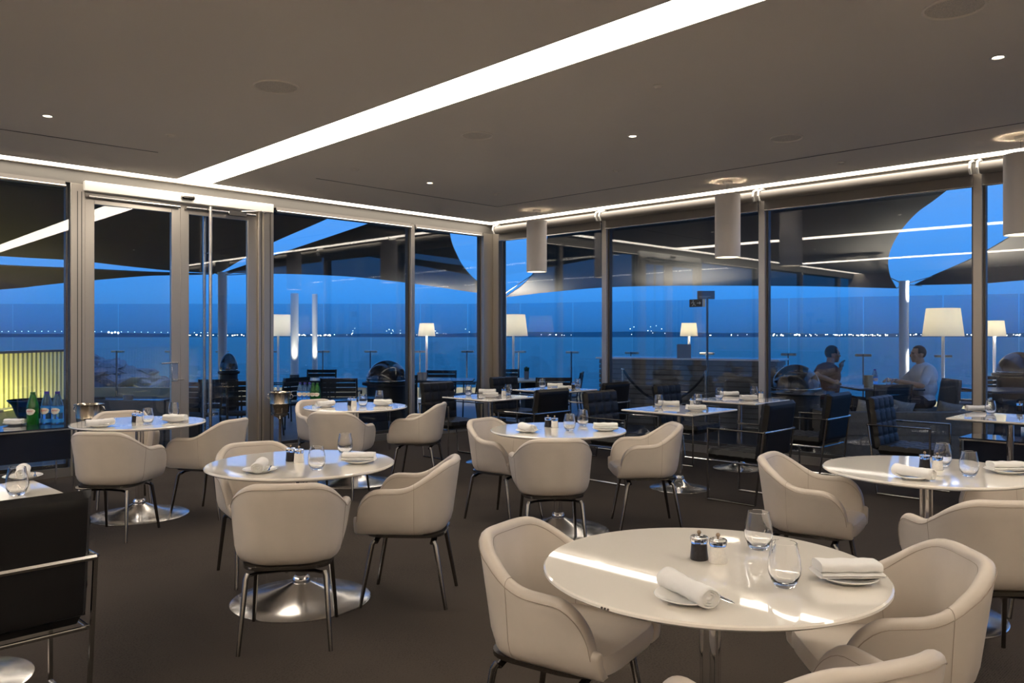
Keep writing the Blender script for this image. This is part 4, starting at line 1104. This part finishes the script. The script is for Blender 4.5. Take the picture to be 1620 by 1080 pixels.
def make_cushion():
    mb = MB(); n = 14; rf = []; rb = []
    for j in range(n + 1):
        v = 2 * j / n - 1; a, b = [], []
        for i in range(n + 1):
            u = 2 * i / n - 1; k = (1 - u ** 4) * (1 - v ** 4); pinch = 1 - .10 * (1 - u * u) * v * v; pinch2 = 1 - .10 * (1 - v * v) * u * u
            x, z = u * .24 * pinch2, v * .24 * pinch
            a.append(Vector((x, .085 * k, z + .24))); b.append(Vector((x, -.085 * k, z + .24)))
        rf.append(a); rb.append(b)
    mb.grid(rf); mb.grid(rb); root = mb.build('cushion', taupel); root['category'] = 'cushion'; return root
cush = Proto(make_cushion)
for px, D, z, h, tl, t in ((1365, 9.55, .395, 8, 12, 'leftmost'), (1392, 9.5, .395, -6, 20, 'second from left'), (1421, 9.5, .395, 5, 10, 'third, beside the pale armchair'), (1492, 9.6, .395, -4, 24, 'rightmost')):
    o = cush(ad(px, D + .14, z), ANG + math.radians(h), 'grey pointed cushion on the outdoor sofa, ' + t, 'sofa cushions'); o.rotation_euler = (math.radians(tl), math.radians(10), ANG + math.radians(h)); o.scale = (.6, .6, .6)

# ribbed wall glowing yellow at the left edge
wa, wb = c2w(-10.15, 13.0), c2w(-10.2, 19.1); d = wb - wa; L = d.length
o = empty('ribbed_screen', 'ribbed translucent screen glowing yellow at the left edge', 'screen', loc=(wa.x, wa.y, -.02), rz=math.atan2(d.y, d.x))
MB().box(0, L, -.035, -.02, .02, 1.10).build('backing_panel', mat('olive_backing', (.20, .20, .11), .5), o, False)
mb = MB()
for i in range(int(L / .16)):
    for y0 in (-.06, -.02): pass
    mb.cyl((i * .16 + .08, -.028, .02), (i * .16 + .08, -.028, 1.10), .038, n=10)
ribm = mat('ribbed_pale_panel', (.70, .68, .46), .45); mb.build('ribs', ribm, o)
MB().box(0, L, -.09, .05, 1.10, 1.15).build('top_rail', alud, o, False)
MB().box(0, L, -.35, .06, -.0, .02).build('plinth', mat('pale_stone_plinth', (.5, .48, .4), .6), o, False)
# floor-mounted yellow wash light
for i, f_ in enumerate((.12, .32, .52, .72)):
    pos = wa.lerp(wb, f_)
    side = Vector((-d.y, d.x, 0)).normalized(); 
    if side.dot(CAM - wa) < 0: side = -side
    q = pos + side * .62; q.z = .0
    fx = empty('wash_light', 'small floor light washing the ribbed screen, %s from the near end' % ('first', 'second', 'third', 'fourth')[i], 'outdoor light', 'screen wash lights', loc=q, rz=math.atan2(d.y, d.x))
    MB().box(-.25, .25, -.03, .03, 0, .05, b=.006).build('housing', alud, fx, False)
    ld = bpy.data.lights.new('wash_lamp', 'AREA'); ld.shape = 'RECTANGLE'; ld.size = .8; ld.size_y = .06; ld.energy = (34, 22, 10, 4)[i]; ld.color = (1.0, .90, .20)
    l = bpy.data.objects.new('lamp', ld); COL.objects.link(l); l.parent = fx; l.location = (0, 0, .07)
    tw = (-side * .8 + Vector((0, 0, .8))); tw.rotate(Matrix.Rotation(-math.atan2(d.y, d.x), 3, 'Z').to_quaternion()); l.rotation_euler = (-tw).to_track_quat('Z', 'Y').to_euler()

# ================================================================== PEOPLE (seated on the terrace)
skin = mat('skin', (.36, .20, .13), .55); hairm = mat('dark_short_hair', (.015, .012, .012), .7, noise=(60, .4)); maroon = mat('maroon_shirt', (.055, .012, .016), .8); tee = mat('white_tshirt', (.60, .60, .62), .85)
trous = mat('dark_trousers', (.02, .022, .03), .85); shoem = mat('dark_shoe', (.015, .013, .012), .5)
def remesh(o, vs, sm=6):
    m = o.modifiers.new('skin_surface', 'REMESH'); m.mode = 'VOXEL'; m.voxel_size = vs; m.use_smooth_shade = True
    s = o.modifiers.new('smooth', 'SMOOTH'); s.factor = .5; s.iterations = sm
def cap(mb, a, b, ra, rb, n=14):
    a, b = Vector(a), Vector(b); mb.tube([a, b], [ra, rb], n); mb.ball(a, ra, n, 8); mb.ball(b, rb, n, 8)
def person(loc, rz, shirt, arms, lab, bald=False, lean=0.0):
    # local frame: sits facing +Y, seat height .45; arms: dict side -> (elbow, wrist, fingertip direction)
    root = empty('person', lab, 'person', loc=loc, rz=rz)
    b = MB(); hip = Vector((0, -.08, .52)); chest = Vector((0, -.10 + lean, .86)); neck = Vector((0, -.07 + lean * 1.3, 1.03)); head = Vector((0, -.03 + lean * 1.5, 1.155))
    b.ball(hip, .165, 16, 10, (1.05, .8, .75)); b.ball((0, -.09 + lean * .5, .70), .15, 16, 10, (1.02, .98, 1.2)); b.ball(chest, .170, 16, 10, (1.15, .92, 1.05)); b.ball((0, -.10 + lean, .955), .12, 16, 8, (1.6, .75, .6))
    cap(b, neck - Vector((0, .01, .07)), neck + Vector((0, .015, .05)), .062, .055)
    # head with jaw, nose, ears, brow, lips
    b.ball(head + Vector((0, -.012, .03)), .09, 20, 14, (.84, 1.05, 1.08)); b.ball(head + Vector((0, .028, -.035)), .066, 18, 12, (.86, .98, 1.15)); b.ball(head + Vector((0, .062, -.088)), .026, 12, 8, (1.1, .8, .8))
    cap(b, head + Vector((0, .083, .022)), head + Vector((0, .106, -.018)), .009, .014, 10); b.ball(head + Vector((0, .080, .036)), .022, 12, 8, (2.0, .5, .5)); b.ball(head + Vector((0, .088, -.052)), .013, 10, 8, (1.6, .7, .55)); b.ball(head + Vector((0, .086, -.066)), .012, 10, 8, (1.5, .7, .5))
    for sx in (1, -1):
        b.ball(head + Vector((sx * .078, -.012, .0)), .026, 10, 8, (.4, .7, 1.15)); b.ball(head + Vector((sx * .043, .055, -.015)), .027, 10, 8)
    for sx in (1, -1):
        sh = Vector((sx * .185, -.10 + lean, .955)); el, wr, fd = [Vector(q) for q in arms[sx]]
        cap(b, sh, el, .052, .040); cap(b, el, wr, .040, .027)
        fd.normalize(); pal = wr + fd * .05; side = fd.cross(Vector((0, 0, 1))); side = side.normalized() if side.length > .1 else Vector((1, 0, 0))
        b.ball(wr + fd * .045, .036, 12, 8, (1, 1, 1)); curl = fd.cross(side).normalized() * .014
        for k, (o_, ln) in enumerate(((-.026, .06), (-.009, .07), (.009, .066), (.026, .052))):
            p0 = wr + fd * .065 + side * o_; p1 = p0 + fd * ln * .5 + curl * .6; p2 = p1 + fd * ln * .35 + curl * 1.6; b.tube([p0, p1, p2], [.0095, .0088, .0075], 8); b.ball(p2, .0078, 8, 6)
        t0 = wr + fd * .03 - side * .026; t1 = t0 - side * .026 + fd * .025; t2 = t1 + fd * .028; b.tube([t0, t1, t2], [.012, .0105, .009], 8); b.ball(t2, .009, 8, 6)
        kn = Vector((sx * .14, .38, .50)); an = Vector((sx * .13, .36, .09)); cap(b, Vector((sx * .09, -.05, .50)), kn, .085, .06); cap(b, kn, an, .058, .038); cap(b, an + Vector((0, -.02, -.04)), an + Vector((0, .15, -.055)), .036, .03)
    body = b.build('body', skin, root); remesh(body, .0062, 4)
    c = MB(); c.ball(hip, .175, 16, 10, (1.07, .84, .8)); c.ball((0, -.09 + lean * .5, .70), .165, 16, 10, (1.08, 1.08, 1.25)); c.ball(chest, .182, 16, 10, (1.17, .98, 1.06)); c.ball((0, -.10 + lean, .955), .130, 16, 8, (1.66, .95, .66))
    cap(c, neck - Vector((0, .01, .075)), neck - Vector((0, .005, .03)), .078, .068)
    for sx in (1, -1):
        sh = Vector((sx * .185, -.10 + lean, .955)); el = Vector(arms[sx][0]); cap(c, sh, sh.lerp(el, .78), .066, .062)
    remesh(c.build('shirt', shirt, root), .009, 4)
    t = MB(); t.ball(hip - Vector((0, 0, .02)), .18, 16, 10, (1.07, .86, .62))
    for sx in (1, -1):
        kn = Vector((sx * .14, .38, .50)); an = Vector((sx * .13, .36, .12)); cap(t, Vector((sx * .09, -.05, .50)), kn, .097, .072); cap(t, kn, an, .070, .056)
    remesh(t.build('trousers', trous, root), .011, 4)
    hr = MB(); hr.ball(head + Vector((0, -.016, .034)), .0925, 28, 20, (.86, 1.04, 1.07)); cut = hr
    ho = hr.build('hair', hairm, root)
    me = ho.data; bm = bmesh.new(); bm.from_mesh(me)
    bm.verts.ensure_lookup_table()
    dele = [v for v in bm.verts if (v.co.y - head.y > .030 and v.co.z - head.z < .085) or (v.co.z - head.z < .012 and v.co.y - head.y > -.045) or v.co.z - head.z < -.045]
    bmesh.ops.delete(bm, geom=dele, context='VERTS'); bm.to_mesh(me); bm.free()
    so = ho.modifiers.new('thick', 'SOLIDIFY'); so.thickness = .005; so.offset = 0
    for sx in (1, -1):
        e = MB().ball(head + Vector((sx * .031, .078, .018)), .0105, 10, 8, (1.2, .6, .7)); e.build('eye', mat('eye_dark', (.02, .015, .012), .2), root)
        s = MB().tube([(sx * .13, .30, .055), (sx * .13, .42, .055), (sx * .13, .55, .04)], [.045, .048, .035], 12, flat=(1, .95)); s.build('shoe', shoem, root)
    return root
fR = -PI / 2
person(ad(1316, 11.45, .02), ANG + math.radians(-84), maroon, {-1: ((-.22, .15, .79), (-.13, .20, .96), (.15, .1, .9)), 1: ((.27, -.36, .89), (.31, -.13, .79), (-.2, .9, -.1))},
       'man in a dark maroon shirt seated on the terrace, facing right with a raised hand', lean=.03)
person(ad(1452, 11.45, .02), ANG + math.radians(86), tee, {1: ((.27, .10, .74), (.14, .32, .79), (-.3, .9, 0)), -1: ((-.27, .06, .73), (-.16, .30, .79), (.3, .9, 0))},
       'man in a white T-shirt seated on the terrace, facing left', lean=.02)
# their chairs: upholstered terrace armchairs
def make_lounge_chair():
    root = empty('padded_terrace_chair', cat='chair')
    xf(soft(.56, .52, .09), Matrix.Translation((0, .0, .36))).build('seat', taupe, root)
    M = Matrix.Translation((0, -.29, .36)) @ Matrix.Rotation(math.radians(9), 4, 'X')
    xf(soft(.56, .06, .50), M).build('backrest', taupe, root)
    for sx in (1, -1):
        for y in (.2, -.22): MB().cyl((sx * .24, y, 0), (sx * .23, y, .37), .016, .018, 10).build('leg', rattan, root)
    return root
lch = Proto(make_lounge_chair)
for px, h, t in ((1306, -84, 'under the man in maroon'), (1463, 86, 'under the man in white')):
    lch(ad(px, 11.45, -.02), ANG + math.radians(h), 'taupe padded terrace chair ' + t, 'padded terrace chairs')
